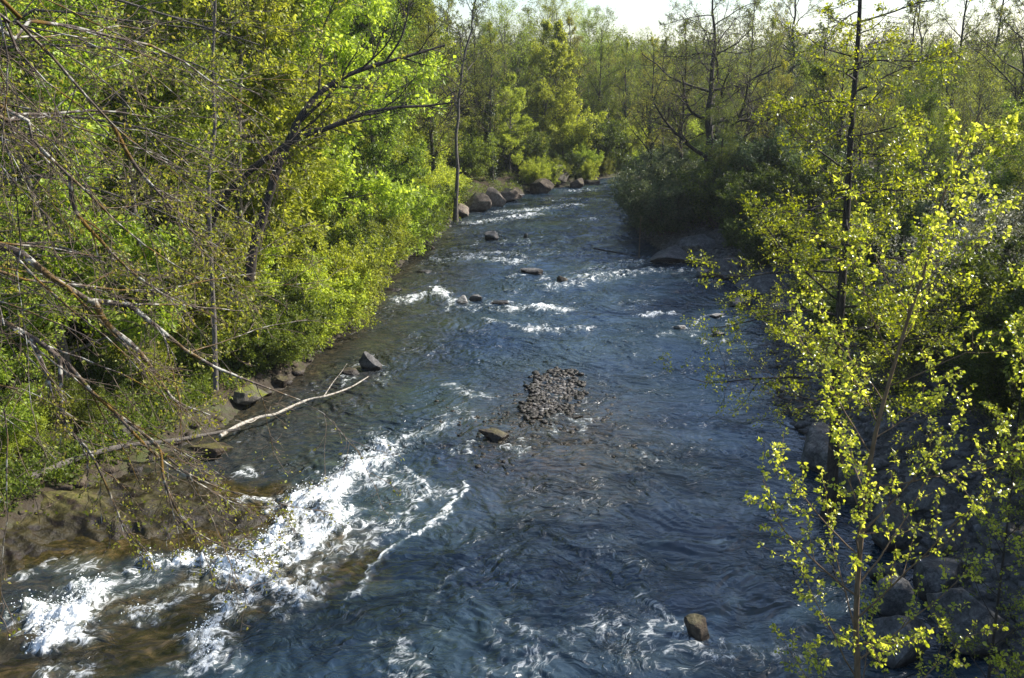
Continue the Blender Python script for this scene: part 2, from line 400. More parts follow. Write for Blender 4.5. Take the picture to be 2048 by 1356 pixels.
b = N(nt, 'ShaderNodeBump', ins={'Strength': 0.9, 'Distance': 0.08}); L(a2.outputs[0], b.inputs['Height']); L(b.outputs[0], p.inputs['Normal'])
o = N(nt, 'ShaderNodeOutputMaterial'); L(p.outputs[0], o.inputs[0])
M['ground'] = m
dl, dr = bank_dist(X, Y)
gr = np.where(dr > dl, sstep(9, 4, dr + 3 * fbm(X * .3, Y * .3, 2, 31)), 0.25 * sstep(0.9, 0.2, dl))
g = Geo(); g.add(np.stack([X, Y, Z], -1), grid_faces(len(gy), len(gx)))
tag(g.build('ground', M['ground'], attrs={'gravel': gr}), kind='structure')

# ------------------------------------------------------------ the river surface
def stroke_field(x, y, pts, width):
    """1 on the stroke, falling to 0 at its width"""
    pts = np.asarray(pts, float); best = np.full(x.shape, 1e9)
    for i in range(len(pts) - 1):
        a, b_ = pts[i], pts[i + 1]; ab = b_ - a; l2 = max((ab ** 2).sum(), 1e-9)
        t = np.clip(((x - a[0]) * ab[0] + (y - a[1]) * ab[1]) / l2, 0, 1)
        best = np.minimum(best, np.hypot(x - a[0] - ab[0] * t, y - a[1] - ab[1] * t))
    return np.clip(1 - best / width, 0, 1)
# whitewater traced on the photograph: points, half width in metres, strength, height
FOAM = [
 ([(470, 1150), (520, 1105), (570, 1060), (640, 1000), (700, 950), (760, 905)], 0.85, 1.0, 0.22),
 ([(480, 1135), (500, 1120), (530, 1090)], 0.6, 1.35, 0.25),
 ([(600, 1010), (640, 1000), (690, 965)], 0.6, 1.35, 0.25),
 ([(540, 1075), (570, 1040)], 0.4, 1.3, 0.2),
 ([(360, 1125), (430, 1115)], 0.28, 1.4, 0.15),
 ([(80, 1240), (125, 1275), (150, 1240)], 0.5, 1.4, 0.25),
 ([(560, 1130), (620, 1090), (640, 1060)], 0.5, 1.15, 0.1),
 ([(380, 1350), (410, 1290), (450, 1235)], 0.35, 1.1, 0.1),
 ([(600, 1000), (650, 1015), (680, 1050)], 0.9, 1.0, 0.3),
 ([(480, 1120), (530, 1140), (560, 1170), (585, 1215)], 0.55, 0.9, 0.2),
 ([(660, 1020), (620, 1090), (560, 1130)], 0.8, 0.75, 0.15),
 ([(690, 1100), (640, 1140), (620, 1170)], 0.5, 0.6, 0.1),
 ([(760, 905), (830, 870), (900, 845)], 0.7, 0.5, 0.06),
 ([(700, 960), (780, 960), (850, 990)], 0.9, 0.55, 0.06),
 ([(40, 1225), (80, 1245), (120, 1270)], 0.5, 0.95, 0.25),
 ([(120, 1265), (150, 1225), (180, 1180)], 0.75, 0.95, 0.25),
 ([(130, 1290), (140, 1250)], 0.35, 1.0, 0.3),
 ([(150, 1200), (250, 1160), (350, 1120)], 0.5, 0.55, 0.06),
 ([(200, 1225), (300, 1170)], 0.3, 0.5, 0.05),
 ([(290, 1130), (360, 1125), (445, 1112)], 0.38, 0.95, 0.2),
 ([(235, 1245), (300, 1225), (345, 1200)], 0.3, 0.8, 0.12),
 ([(345, 1205), (400, 1170), (430, 1150)], 0.25, 0.5, 0.06),
 ([(370, 1356), (400, 1290), (440, 1230), (470, 1200)], 0.5, 0.85, 0.14),
 ([(430, 1330), (440, 1250), (500, 1190)], 0.45, 0.65, 0.1),
 ([(60, 1140), (130, 1135), (190, 1110)], 0.4, 0.45, 0.06),
 ([(90, 1350), (150, 1345)], 0.3, 0.6, 0.05),
 ([(460, 1000), (500, 1008), (560, 1010)], 0.25, 0.75, 0.1),
 ([(470, 945), (500, 940)], 0.25, 0.7, 0.06),
 ([(930, 965), (900, 1020), (850, 1055), (800, 1085), (760, 1120)], 0.13, 0.9, 0.05),
 ([(760, 1120), (730, 1160), (700, 1200)], 0.12, 0.75, 0.04),
 ([(900, 975), (905, 1000), (880, 1030)], 0.1, 0.7, 0.03),
 ([(810, 935), (830, 960), (855, 985), (835, 1020)], 0.14, 0.8, 0.05),
 ([(850, 990), (800, 1040), (740, 1070), (690, 1110)], 0.3, 0.5, 0.03),
 ([(770, 1290), (800, 1300), (810, 1330)], 0.3, 0.62, 0.0),
 ([(820, 870), (760, 890), (740, 860)], 0.5, 0.4, 0.03),
 ([(800, 1000), (790, 1050), (700, 1090)], 0.8, 0.38, 0.03),
 ([(910, 770), (940, 785), (960, 795)], 0.45, 0.62, 0.05),
 ([(880, 830), (920, 815), (960, 840)], 0.5, 0.35, 0.03),
 ([(890, 520), (960, 515), (1040, 525)], 1.0, 0.85, 0.12),
 ([(900, 512), (1000, 505), (1080, 520)], 0.6, 0.5, 0.08),
 ([(800, 600), (850, 590), (905, 600)], 0.8, 0.75, 0.12),
 ([(870, 575), (900, 600)], 0.4, 0.9, 0.12),
 ([(1010, 620), (1060, 615), (1130, 622)], 0.8, 0.85, 0.12),
 ([(1040, 655), (1090, 660), (1150, 658)], 0.6, 0.8, 0.1),
 ([(980, 640), (1020, 650)], 0.4, 0.5, 0.05),
 ([(1100, 575), (1160, 565), (1220, 550), (1300, 540), (1380, 540)], 1.0, 0.65, 0.12),
 ([(1150, 560), (1210, 535), (1280, 520), (1340, 525)], 1.0, 0.55, 0.1),
 ([(1280, 627), (1340, 627)], 0.4, 0.95, 0.1),
 ([(1265, 622), (1300, 605)], 0.5, 0.4, 0.05),
 ([(950, 445), (1000, 440), (1060, 430)], 1.2, 0.8, 0.12),
 ([(1000, 425), (1090, 418), (1150, 410)], 1.2, 0.6, 0.1),
 ([(1080, 400), (1150, 398), (1230, 400)], 1.2, 0.45, 0.1),
 ([(1140, 382), (1190, 380)], 1.0, 0.6, 0.1),
 ([(1170, 440), (1260, 430)], 1.0, 0.45, 0.08),
 ([(1190, 480), (1240, 465), (1270, 470)], 1.3, 0.5, 0.06),
 ([(1060, 500), (1160, 510), (1240, 500)], 1.2, 0.35, 0.06),
 ([(1290, 1190), (1320, 1240), (1360, 1290), (1420, 1310), (1490, 1295)], 0.42, 0.5, 0.05),
 ([(1240, 1310), (1300, 1290), (1370, 1330), (1420, 1345)], 0.55, 0.45, 0.04),
 ([(1180, 1080), (1250, 1110), (1300, 1150)], 0.4, 0.3, 0.03),
 ([(1010, 1250), (1060, 1260), (1120, 1300)], 0.3, 0.42, 0.03),
 ([(980, 1350), (1050, 1330), (1130, 1310)], 0.4, 0.42, 0.03),
 ([(1000, 1290), (1080, 1340)], 0.4, 0.35, 0.03),
 ([(1150, 1290), (1250, 1250), (1340, 1270)], 0.8, 0.35, 0.03),
 ([(860, 1200), (890, 1160), (960, 1120), (1060, 1085)], 0.1, 0.55, 0.02),
 ([(860, 1200), (855, 1240), (900, 1280)], 0.1, 0.45, 0.02),
 ([(1500, 1330), (1560, 1290)], 0.4, 0.3, 0.03),
 ([(1290, 905), (1320, 925)], 0.25, 0.4, 0.0),
 ([(1120, 990), (1200, 1010)], 0.5, 0.12, 0.0),
]
# broken water trailing off each stone that stands in the current
for px, py, w in [(992, 878, 84), (925, 606, 34), (955, 602, 30), (1000, 608, 60), (984, 480, 44), (1065, 547, 54), (1128, 566, 26), (1432, 636, 60), (1362, 660, 42), (1435, 672, 36), (1395, 1274, 66), (738, 742, 60), (1051, 477, 14), (1140, 838, 50), (1410, 557, 40)]:
    hh = 14 if py < 700 else 30
    FOAM.append(([(px - w * .55, py), (px - w * .72, py + hh * .6), (px - w * .85, py + hh)], .22, .55, .03))
    FOAM.append(([(px + w * .55, py), (px + w * .5, py + hh * .5), (px + w * .35, py + hh)], .2, .5, .03))
    FOAM.append(([(px - w * .4, py - hh * .25), (px + w * .4, py - hh * .3)], .16, .5, .06))
rows = 10.5 * np.exp(np.linspace(0, math.log(142 / 10.5), 1500))
rows = np.concatenate([np.linspace(-25, 10.4, 60), rows])
NC = 560
xl, xr = banks(rows)
u = np.linspace(0, 1, NC)
WX = (xl - 1.6)[:, None] * (1 - u) + (xr + 1.6)[:, None] * u
WY = np.repeat(rows[:, None], NC, 1)
s_ = WX; t_ = WY
# direction of flow varies: main tongue runs from the right far side to the left near side
ang = 0.30 * sstep(70, 20, WY) + 0.12 * np.sin(WY * 0.12)
fu = (WX * np.cos(ang) - WY * np.sin(ang)); fv = (WX * np.sin(ang) + WY * np.cos(ang))
wx_ = fbm(WX * 0.25, WY * 0.18, 3, 40) * 1.6; wy_ = fbm(WX * 0.25, WY * 0.18, 3, 50) * 1.6
lod = sstep(95, 25, WY)
turb = 0.45 + 0.55 * sstep(-0.2, 0.5, fbm(WX * 0.16, WY * 0.12, 2, 60))
hgt = (0.055 + 0.05 * sstep(30, 70, WY)) * fbm((fu + wx_) * 0.55, (fv + wy_) * 0.75, 3, 70)
rid = 1 - np.abs(fbm((fu + wx_) * 1.1, (fv + wy_) * 1.7, 3, 80)) * 2.2
hgt += 0.035 * turb * np.clip(rid, -1, 1)
rid2 = 1 - np.abs(perlin((fu + wx_ * 1.6) * 3.0, (fv + wy_ * 1.6) * 4.5, 90)) * 2.4
hgt += 0.012 * turb * rid2 * sstep(110, 40, WY)
hgt += 0.006 * perlin((fu + wx_ * 2) * 8, (fv + wy_ * 2) * 11, 95) * lod
foam = np.zeros_like(WX); lift = np.zeros_like(WX)
wX = WX + fbm(WX * 0.9, WY * 0.9, 5, 100, .6) * 0.42; wY = WY + fbm(WX * 0.9, WY * 0.9, 5, 110, .6) * 0.42
for pts, wd, st, ht in FOAM:
    pw = PX(pts); x0, y0 = pw.min(0) - wd - 1; x1, y1 = pw.max(0) + wd + 1
    far_k = 1.0
    i0, i1 = np.searchsorted(rows, [y0, y1])
    sl2 = slice(max(i0, 0), min(i1 + 1, len(rows)))
    thin = wd < 0.2
    fx, fy = (WX[sl2] + (wX[sl2] - WX[sl2]) * 0.45, WY[sl2] + (wY[sl2] - WY[sl2]) * 0.45) if thin else (wX[sl2], wY[sl2])
    f = stroke_field(fx, fy, pw, wd * (1.0 if thin else 1.15))
    foam[sl2] = np.maximum(foam[sl2], f ** .8 * st * (1.0 if wd < .6 or WY[sl2].min() < 35 else .85))
    lift[sl2] = np.maximum(lift[sl2], sstep(0, 1, f) * ht)
foam = np.clip(foam + 0.08 * sstep(0.15, 0.6, fbm(WX * 0.3, WY * 0.2, 3, 130)) * sstep(15, 40, WY), 0, 1.4)
lump = fbm(WX * 2.6 + wx_ * 2, WY * 2.2 + wy_ * 2, 4, 140, 0.5)
hgt += lift * (0.7 + 0.8 * lump)
# quiet water near the banks
dlw, drw = bank_dist(WX, WY)
edge = np.maximum(dlw, drw)
hgt *= sstep(0.6, -1.2, edge) * 0.75 + 0.25
# glassy drop over the ledge at the lower left
lc = PX([(60, 1130), (200, 1150), (330, 1130), (470, 1110), (540, 1040), (600, 985)])
ld_ = stroke_field(WX, WY, lc, 3.2)
hgt -= 0.05 * ld_
sh_refl_l = np.maximum(sstep(-3.0, -0.3, dlw) * .9, sstep(-7.5, -1.5, dlw + fbm(WX * .4, WY * .3, 3, 400)) * .62) * sstep(12, 20, WY) * sstep(90, 50, WY)  # bank shallows, plus a wider olive band painting the trees' dark reflection
isl = P(1105, 830)
sh_i = np.exp(-(((WX - isl[0] - 0.2) / 3.2) ** 2 + ((WY - isl[1] + 2.0) / 6.0) ** 2))
shelf = stroke_field(wX, wY, PX([(60, 1060), (200, 1050), (330, 1020), (480, 1030)]), 3.0)
shb = stroke_field(wX, wY, PX([(60, 1300), (300, 1260), (480, 1180), (650, 1120)]), 2.2)
shallow_reflection = np.clip(np.maximum.reduce([sh_refl_l * 0.8, sh_i * 0.75, sstep(0, 0.5, shelf), 0.9 * sstep(0.0, 0.6, shb)]), 0, 1)
g = Geo(); g.add(np.stack([WX, WY, hgt], -1), grid_faces(len(rows), NC))
m, nt = new_mat('river_water'); L = nt.links.new
geo = N(nt, 'ShaderNodeNewGeometry')
fo = N(nt, 'ShaderNodeAttribute', attribute_name='foam'); sh = N(nt, 'ShaderNodeAttribute', attribute_name='shallow_reflection')
wp = N(nt, 'ShaderNodeTexNoise', ins={'Scale': 0.9, 'Detail': 3}); L(geo.outputs['Position'], wp.inputs['Vector'])
wv = N(nt, 'ShaderNodeVectorMath', operation='MULTIPLY_ADD', ins={1: (1.3, 1.3, 0)}); L(wp.outputs['Color'], wv.inputs[0]); L(geo.outputs['Position'], wv.inputs[2])
rot = N(nt, 'ShaderNodeMapping', ins={'Rotation': (0, 0, -0.25), 'Scale': (0.5, 1.0, 1.0)}); L(wv.outputs[0], rot.inputs[0])
# ripples
q1 = N(nt, 'ShaderNodeTexNoise', ins={'Scale': 4.2, 'Detail': 5, 'Roughness': 0.55, 'Distortion': 0.7}); q1.noise_type = 'RIDGED_MULTIFRACTAL' if False else 'FBM'; L(rot.outputs[0], q1.inputs['Vector'])
q2 = N(nt, 'ShaderNodeTexNoise', ins={'Scale': 1.3, 'Detail': 4, 'Roughness': 0.5, 'Distortion': 1.2}); L(rot.outputs[0], q2.inputs['Vector'])
ab = N(nt, 'ShaderNodeMath', operation='SUBTRACT', ins={1: 0.5}); L(q2.outputs[0], ab.inputs[0])
ab2 = N(nt, 'ShaderNodeMath', operation='ABSOLUTE'); L(ab.outputs[0], ab2.inputs[0])
cm = N(nt, 'ShaderNodeTexNoise', ins={'Scale': 0.35, 'Detail': 3, 'Distortion': 1.0}); L(geo.outputs['Position'], cm.inputs['Vector'])
cmr = N(nt, 'ShaderNodeMapRange', interpolation_type='SMOOTHSTEP', ins={1: 0.38, 2: 0.62, 3: 0.25, 4: 1.0}); L(cm.outputs[0], cmr.inputs[0])
b1 = N(nt, 'ShaderNodeBump', invert=True, ins={'Strength': 1.0, 'Distance': 0.36}); L(ab2.outputs[0], b1.inputs['Height'])
b2 = N(nt, 'ShaderNodeBump', ins={'Strength': 1.0, 'Distance': 0.075}); L(q1.outputs[0], b2.inputs['Height']); L(b1.outputs[0], b2.inputs['Normal']); L(cmr.outputs[0], b2.inputs['Strength']); L(cmr.outputs[0], b1.inputs['Strength'])
# bed seen through shallow water, and tree reflection painted along the left bank
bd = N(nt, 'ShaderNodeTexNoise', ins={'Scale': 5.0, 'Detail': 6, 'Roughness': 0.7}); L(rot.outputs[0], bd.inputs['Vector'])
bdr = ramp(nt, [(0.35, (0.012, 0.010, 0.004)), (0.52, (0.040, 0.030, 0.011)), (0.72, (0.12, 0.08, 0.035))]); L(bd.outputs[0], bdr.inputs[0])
dp = N(nt, 'ShaderNodeTexNoise', ins={'Scale': 0.22, 'Detail': 3}); L(geo.outputs['Position'], dp.inputs['Vector'])
dpr = ramp(nt, [(0.35, (0.011, 0.024, 0.047)), (0.65, (0.021, 0.037, 0.046))]); L(dp.outputs[0], dpr.inputs[0])
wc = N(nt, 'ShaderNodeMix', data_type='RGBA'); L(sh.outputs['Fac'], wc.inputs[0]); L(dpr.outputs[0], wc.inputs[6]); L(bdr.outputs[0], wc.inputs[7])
# milky green water full of air below the foam
ml = N(nt, 'ShaderNodeMath', operation='MULTIPLY', ins={1: 0.38}, use_clamp=True); L(fo.outputs['Fac'], ml.inputs[0])
wc2 = N(nt, 'ShaderNodeMix', data_type='RGBA', ins={7: (0.13, 0.165, 0.15, 1)}); L(ml.outputs[0], wc2.inputs[0]); L(wc.outputs[2], wc2.inputs[6])
wat = N(nt, 'ShaderNodeBsdfPrincipled', ins={'Roughness': 0.13, 'IOR': 1.333, 'Specular IOR Level': 0.8}); L(wc2.outputs[2], wat.inputs['Base Color']); L(b2.outputs[0], wat.inputs['Normal'])
# foam cover: strong foam is solid, weak foam breaks into lace and threads
al = N(nt, 'ShaderNodeMapping', vector_type='TEXTURE', ins={'Rotation': (0, 0, -0.47), 'Scale': (0.75, 1.7, 1.0)}); L(wv.outputs[0], al.inputs[0])
n1 = N(nt, 'ShaderNodeTexNoise', ins={'Scale': 2.6, 'Detail': 10, 'Roughness': 0.70, 'Distortion': 0.6}); L(al.outputs[0], n1.inputs['Vector'])
n2 = N(nt, 'ShaderNodeTexNoise', ins={'Scale': 2.4, 'Detail': 6, 'Roughness': 0.6, 'Distortion': 1.6}); L(al.outputs[0], n2.inputs['Vector'])
ra = N(nt, 'ShaderNodeMath', operation='SUBTRACT', ins={1: 0.5}); L(n2.outputs[0], ra.inputs[0])
rb = N(nt, 'ShaderNodeMath', operation='ABSOLUTE'); L(ra.outputs[0], rb.inputs[0])
rc = N(nt, 'ShaderNodeMath', operation='MULTIPLY_ADD', ins={1: -5.0, 2: 0.30}); L(rb.outputs[0], rc.inputs[0])
rd = N(nt, 'ShaderNodeMath', operation='MAXIMUM', ins={1: -0.25}); L(rc.outputs[0], rd.inputs[0])
re_ = N(nt, 'ShaderNodeMath', operation='MULTIPLY_ADD', ins={1: 2.7, 2: -1.35}); L(n1.outputs[0], re_.inputs[0])
mxx = N(nt, 'ShaderNodeMath', operation='ADD'); L(rd.outputs[0], mxx.inputs[0]); L(re_.outputs[0], mxx.inputs[1])
sm = N(nt, 'ShaderNodeMath', operation='ADD'); L(fo.outputs['Fac'], sm.inputs[0]); L(mxx.outputs[0], sm.inputs[1])
fm = N(nt, 'ShaderNodeMapRange', interpolation_type='SMOOTHSTEP', ins={1: 0.42, 2: 1.35}); L(sm.outputs[0], fm.inputs[0])
fz = N(nt, 'ShaderNodeMath', operation='GREATER_THAN', ins={1: 0.02}); L(fo.outputs['Fac'], fz.inputs[0])
fmm = N(nt, 'ShaderNodeMath', operation='MULTIPLY'); L(fm.outputs[0], fmm.inputs[0]); L(fz.outputs[0], fmm.inputs[1])
fb = N(nt, 'ShaderNodeBump', ins={'Strength': 0.6, 'Distance': 0.05}); n3 = N(nt, 'ShaderNodeTexNoise', ins={'Scale': 9, 'Detail': 7, 'Roughness': 0.7}); L(geo.outputs['Position'], n3.inputs['Vector']); nq = N(nt, 'ShaderNodeMath', operation='MULTIPLY_ADD', ins={1: 0.9}); L(n3.outputs[0], nq.inputs[0]); L(n1.outputs[0], nq.inputs[2]); L(nq.outputs[0], fb.inputs['Height'])
fs = N(nt, 'ShaderNodeBsdfPrincipled', ins={'Base Color': (0.80, 0.82, 0.82, 1), 'Roughness': 0.6, 'Specular IOR Level': 0.3}); L(fb.outputs[0], fs.inputs['Normal'])
ms = N(nt, 'ShaderNodeMixShader'); L(fmm.outputs[0], ms.inputs[0]); L(wat.outputs[0], ms.inputs[1]); L(fs.outputs[0], ms.inputs[2])
o = N(nt, 'ShaderNodeOutputMaterial'); L(ms.outputs[0], o.inputs[0])
M['water'] = m
tag(g.build('river_water', M['water'], attrs={'foam': foam, 'shallow_reflection': shallow_reflection}), kind='structure')

def inside(poly, x, y):
    c = np.zeros(x.shape, bool); n = len(poly)
    for i in range(n):
        a, b_ = poly[i], poly[(i + 1) % n]
        cnd = (a[1] > y) != (b_[1] > y)
        xx = (b_[0] - a[0]) * (y - a[1]) / (b_[1] - a[1] + 1e-12) + a[0]
        c ^= cnd & (x < xx)
    return c
SPRAY = (WX, WY, hgt, foam, lift)
# ------------------------------------------------------------ rocks
_ico = {}
def ico(n):
    if n not in _ico:
        import bmesh
        bm = bmesh.new(); bmesh.ops.create_icosphere(bm, subdivisions=n, radius=1)
        _ico[n] = (np.array([v.co[:] for v in bm.verts]), np.array([[v.index for v in f.verts] for f in bm.faces])); bm.free()
    return _ico[n]
def rock_shape(seed, size, n=4, facets=15, rough=0.10, flat=None):
    rng = np.random.RandomState(seed); V, Fc = ico(n); V = V.copy()
    for k in range(facets):
        d = norm(rng.randn(3)); c = 0.4 + 0.38 * rng.rand()
        s = V @ d; over = s > c
        V[over] -= ((s[over] - c) * 0.92)[:, None] * d
    if flat: V[:, 2] = np.where(V[:, 2] > flat, flat + (V[:, 2] - flat) * 0.12, V[:, 2])
    for fq, am in ((1.6, 0.12), (3.7, 0.06), (8, 0.028), (17, 0.014)):
        for k in range(3):
            d = rng.randn(3); V = V + V * (am * rough * 17 * np.sin((V @ norm(d)) * fq + rng.rand() * 6.28) * 0.33)[:, None]
    return V * np.array(size) * 0.5, Fc
def rock(name, loc, size, seed, mat, label, cat='rock', rz=None, tilt=0.0, n=4, group=None, flat=None, parts=None, facets=15):
    g = Geo(); V, Fc = rock_shape(seed, size, n, flat=flat, facets=facets)
    e = np.array(Euler((tilt, tilt * 0.6, seed * 1.7 if rz is None else rz)).to_matrix())
    g.add(V @ e.T, Fc, 0, n >= 5)
    o = g.build(name, M[mat]); o.location = loc
    return tag(o, label, cat, group)
def rpx(px, py, w_px, ratio, h, seed, mat, label, z=0.0, rz=0.0, tilt=0.0, name='rock', cat='rock', sink=0.35, n=4, flat=None, group=None):
    """rock whose waterline centre is at pixel px,py and w_px wide"""
    x, y, _ = P(px, py, z); dist = math.sqrt(x * x + y * y + (H - z) ** 2)
    w = w_px / F * (y * CP + (H - z) * SP)
    return rock(name, (x, y, z + h * (0.5 - sink)), (w, w * ratio, h * 1.3), seed, mat, label, cat, rz, tilt, n, group, flat)
rpx(992, 876, 84, .55, .55, 1, 'rock_brown', 'long flat topped brown boulder in midstream, just below the gravel islet', flat=.45, sink=.3)
rpx(1140, 836, 52, .35, .16, 2, 'rock_brown', 'thin flat brown stone at the downstream right edge of the gravel islet', flat=.4)
rpx(1058, 812, 22, .9, .3, 3, 'rock_brown', 'small dark round stone at the left corner of the gravel islet')
rpx(925, 604, 36, .9, .42, 4, 'rock_pale', 'pale rounded boulder with white water against its left side', sink=.25)
rpx(955, 600, 30, .9, .4, 5, 'rock_grey', 'low grey stone just right of the pale rounded boulder')
rpx(1000, 606, 60, .5, .25, 6, 'rock_grey', 'low flat wet stone, third in the line right of the pale boulder', flat=.4)
rpx(984, 478, 44, .7, .7, 7, 'rock_grey', 'grey block of rock in the upper river nearest the left bank', sink=.3)
rpx(1051, 475, 12, .8, .35, 8, 'rock_grey', 'tiny dark stone right of the grey block in the upper river')
rpx(1065, 545, 54, .5, .5, 9, 'rock_grey', 'long dark flat stone below the white rapid in midstream', flat=.4)
rpx(1128, 564, 26, .8, .5, 10, 'rock_brown', 'small dark pointed stone right of the long flat stone in midstream')
rpx(1432, 634, 60, .5, .35, 11, 'rock_pale', 'jagged pale flat rock near the right bank', flat=.45)
rpx(1362, 658, 42, .6, .38, 12, 'rock_pale', 'smooth pale green grey stone left of the jagged flat rock', flat=.5)
rpx(1435, 670, 36, .6, .34, 13, 'rock_grey', 'small dark smooth stone just below the jagged flat rock')
rpx(1395, 1272, 66, .9, .55, 14, 'rock_brown', 'round brown boulder alone in the water at the bottom right', sink=.3)
rpx(738, 738, 60, .9, .8, 15, 'rock_grey', 'grey cracked boulder on the left edge, above the bleached log', sink=.2)
rpx(700, 748, 56, .8, .5, 16, 'rock_brown', 'dark wet slab joined to the left of the grey cracked boulder', flat=.4)
rpx(788, 581, 48, .6, .3, 17, 'rock_grey', 'flat grey slab on the left bank beside the sandy bed', flat=.4)
rpx(853, 545, 44, .6, .35, 18, 'rock_grey', 'tilted slab at the left bank level with the long flat stone', flat=.45, tilt=.2)
rpx(872, 470, 20, .9, .6, 19, 'rock_mossy', 'yellow mossy stone on the left bank beside the upper river')
rpx(857, 500, 34, .9, .8, 20, 'rock_brown', 'dark undercut rock on the left bank below the yellow mossy stone')
rpx(1100, 374, 80, .9, 2.9, 21, 'rock_mossy', 'big mossy boulder standing on the far left bank', sink=.12, name='boulder')
rpx(1150, 376, 40, .9, 1.4, 22, 'rock_brown', 'dark rock at the foot of the big mossy boulder, upstream side')
rpx(1085, 386, 50, .8, 1.6, 23, 'rock_brown', 'dark rock at the foot of the big mossy boulder, downstream side')
rpx(1020, 402, 66, .8, 1.3, 24, 'rock_tan', 'upstream block of the tan rock outcrop with pale foot', sink=.15)
rpx(988, 412, 66, .8, 1.7, 25, 'rock_tan', 'tallest rounded block in the tan rock outcrop on the left bank', sink=.15)
rpx(955, 422, 64, .8, 1.5, 26, 'rock_tan', 'middle cracked block in the tan rock outcrop on the left bank', sink=.15)
rpx(922, 434, 66, .8, 1.3, 27, 'rock_tan', 'downstream end block of the tan rock outcrop, half hidden by shrubs', sink=.15)
rpx(1036, 393, 40, .5, .5, 28, 'rock_pale', 'white washed ledge at the foot of the tan outcrop', flat=.4)
rpx(1180, 368, 40, .8, .9, 29, 'rock_brown', 'low dark rock on the far left bank beyond the big boulder')
# wet shelf and bank rock at the lower left
for i, (px, py, w, ra_, h, z, mt, lb) in enumerate([
    (430, 905, 90, .7, .4, .15, 'rock_wet', 'dark wet bank stone under the fallen brown log'),
    (250, 872, 80, .7, .6, .6, 'rock_mossy', 'mossy bank stone above the fallen brown log'),
    (500, 800, 90, .8, .7, .2, 'rock_mossy', 'green mossy stone on the left bank where the bleached log lies'),
    (560, 770, 60, .8, .6, .1, 'rock_brown', 'dark stone on the left bank under the overhanging shrubs'),
    (0, 1310, 190, .9, .34, -.05, 'rock_wet', 'low brown weedy rock in the bottom left corner'),
]):
    rpx(px, py, w, ra_, h, 40 + i, mt, lb, z=z, flat=.5, n=5, name='bank_rock', rz=.35 * (i % 3), sink=.3)
# riprap down the right bank
RIP = [
 (1612, 815, 62, 1.0, 'dark boulder standing in the water beneath the alder branches', .0),
 (1650, 930, 130, 1.5, 'big dark boulder at the waterline at the foot of the alder', .0),
 (1700, 985, 110, 1.2, 'dark block right of the boulder at the foot of the alder', .1),
 (1790, 1075, 110, 1.0, 'grey streaked block with a shadowed face behind the poplar stem', .15),
 (1860, 1020, 130, 1.2, 'large grey slab under the poplar twigs on the right bank', .5),
 (1900, 1090, 120, 1.0, 'rough dark block right of the grey streaked block', .4),
 (1870, 1165, 140, .9, 'broad smooth grey boulder low on the right bank', .25),
 (1770, 1160, 60, .5, 'small stone between the poplar stem and the smooth grey boulder', .0),
 (1800, 1290, 150, .9, 'pale grey boulder beside the foot of the poplar, nearest the bottom', .2),
 (1790, 1220, 90, .8, 'middle sized boulder just above the pale grey boulder', .1),
 (1930, 1250, 150, .9, 'grey boulder under brown twigs at the bottom right corner', .5),
 (1760, 880, 100, 1.0, 'grey block on the bank above the alder foot', .6),
 (1840, 900, 100, .9, 'grey block in the gravel above the large grey slab', .8),
 (1600, 690, 80, .9, 'pale slab among alder twigs at the waterline', .0),
 (1565, 640, 100, 1.0, 'grey block at the waterline beyond the alder', .0),
 (1480, 610, 50, .6, 'low dark stone at the right waterline by the flat rocks', .0),
 (1530, 575, 100, 1.0, 'pale angular slab on the gravel of the right bank', .3),
 (1410, 555, 40, .7, 'small dark stone at the right edge of the rapid', .0),
 (1350, 520, 110, 1.1, 'large flat dark rock at the right end of the white rapid', .0),
 (1385, 502, 90, 1.5, 'grey rock behind the large flat dark rock', .3),
 (1452, 545, 90, 1.1, 'wedge shaped rock on the right bank below the leafy point', .1),
 (1600, 740, 60, .7, 'dark stone in the shade between the pale slab and the alder', .05),
]
for i, (px, py, w, h, lb, z) in enumerate(RIP):
    rpx(px, py, w * 1.22, .9, h * 1.1, 70 + i, 'rock_grey', lb, z=z, name='boulder', cat='boulder', rz=i * 1.3, tilt=.15 * math.sin(i * 2.1), n=4, group='rough boulders along the right bank')
# wet shelf of rock that slopes off the left bank
so_ = PX([(-160, 900), (0, 935), (180, 925), (330, 935), (450, 960), (545, 1030), (535, 1062), (440, 1085), (300, 1088), (160, 1110), (30, 1140), (-160, 1180)])
sx_ = np.linspace(so_[:, 0].min() - .3, so_[:, 0].max() + .3, 330); sy_ = np.linspace(so_[:, 1].min() - .3, so_[:, 1].max() + .3, 260)
SX, SY = np.meshgrid(sx_, sy_)
sdst = np.where(inside(so_, SX, SY), stroke_field(SX, SY, np.concatenate([so_, so_[:1]]), 1e3), 2)
sdst = np.where(sdst > 1.5, -.4, (1 - sdst) * 1e3) + .35 * fbm(SX * .8, SY * .8, 4, 300)
rg = 1 - np.abs(fbm(SX * .55 + SY * .25, SY * 1.1, 5, 310, .55)) * 1.6
fa, fb_ = SX * .9 - SY * .45, SX * .45 + SY * .9
SZ = np.interp(sdst, [-.5, 0, .5, 1.5, 3.2], [-.7, -.12, .04, .22, .42]) + .13 * fbm(fa * .5, fb_ * 1.0, 2, 320) + .07 * (1 - 2 * np.abs(fbm(fa * .7, fb_ * 1.9, 2, 310))) * sstep(-.1, .6, sdst) + .022 * fbm(SX * 4, SY * 5, 4, 330) - .06
g = Geo(); g.add(np.stack([SX, SY, SZ], -1), grid_faces(len(sy_), len(sx_)))
tag(g.build('rock_shelf', M['rock_wet']), 'broad wet brown rock shelf sloping off the left bank into the white rapid', 'rock')
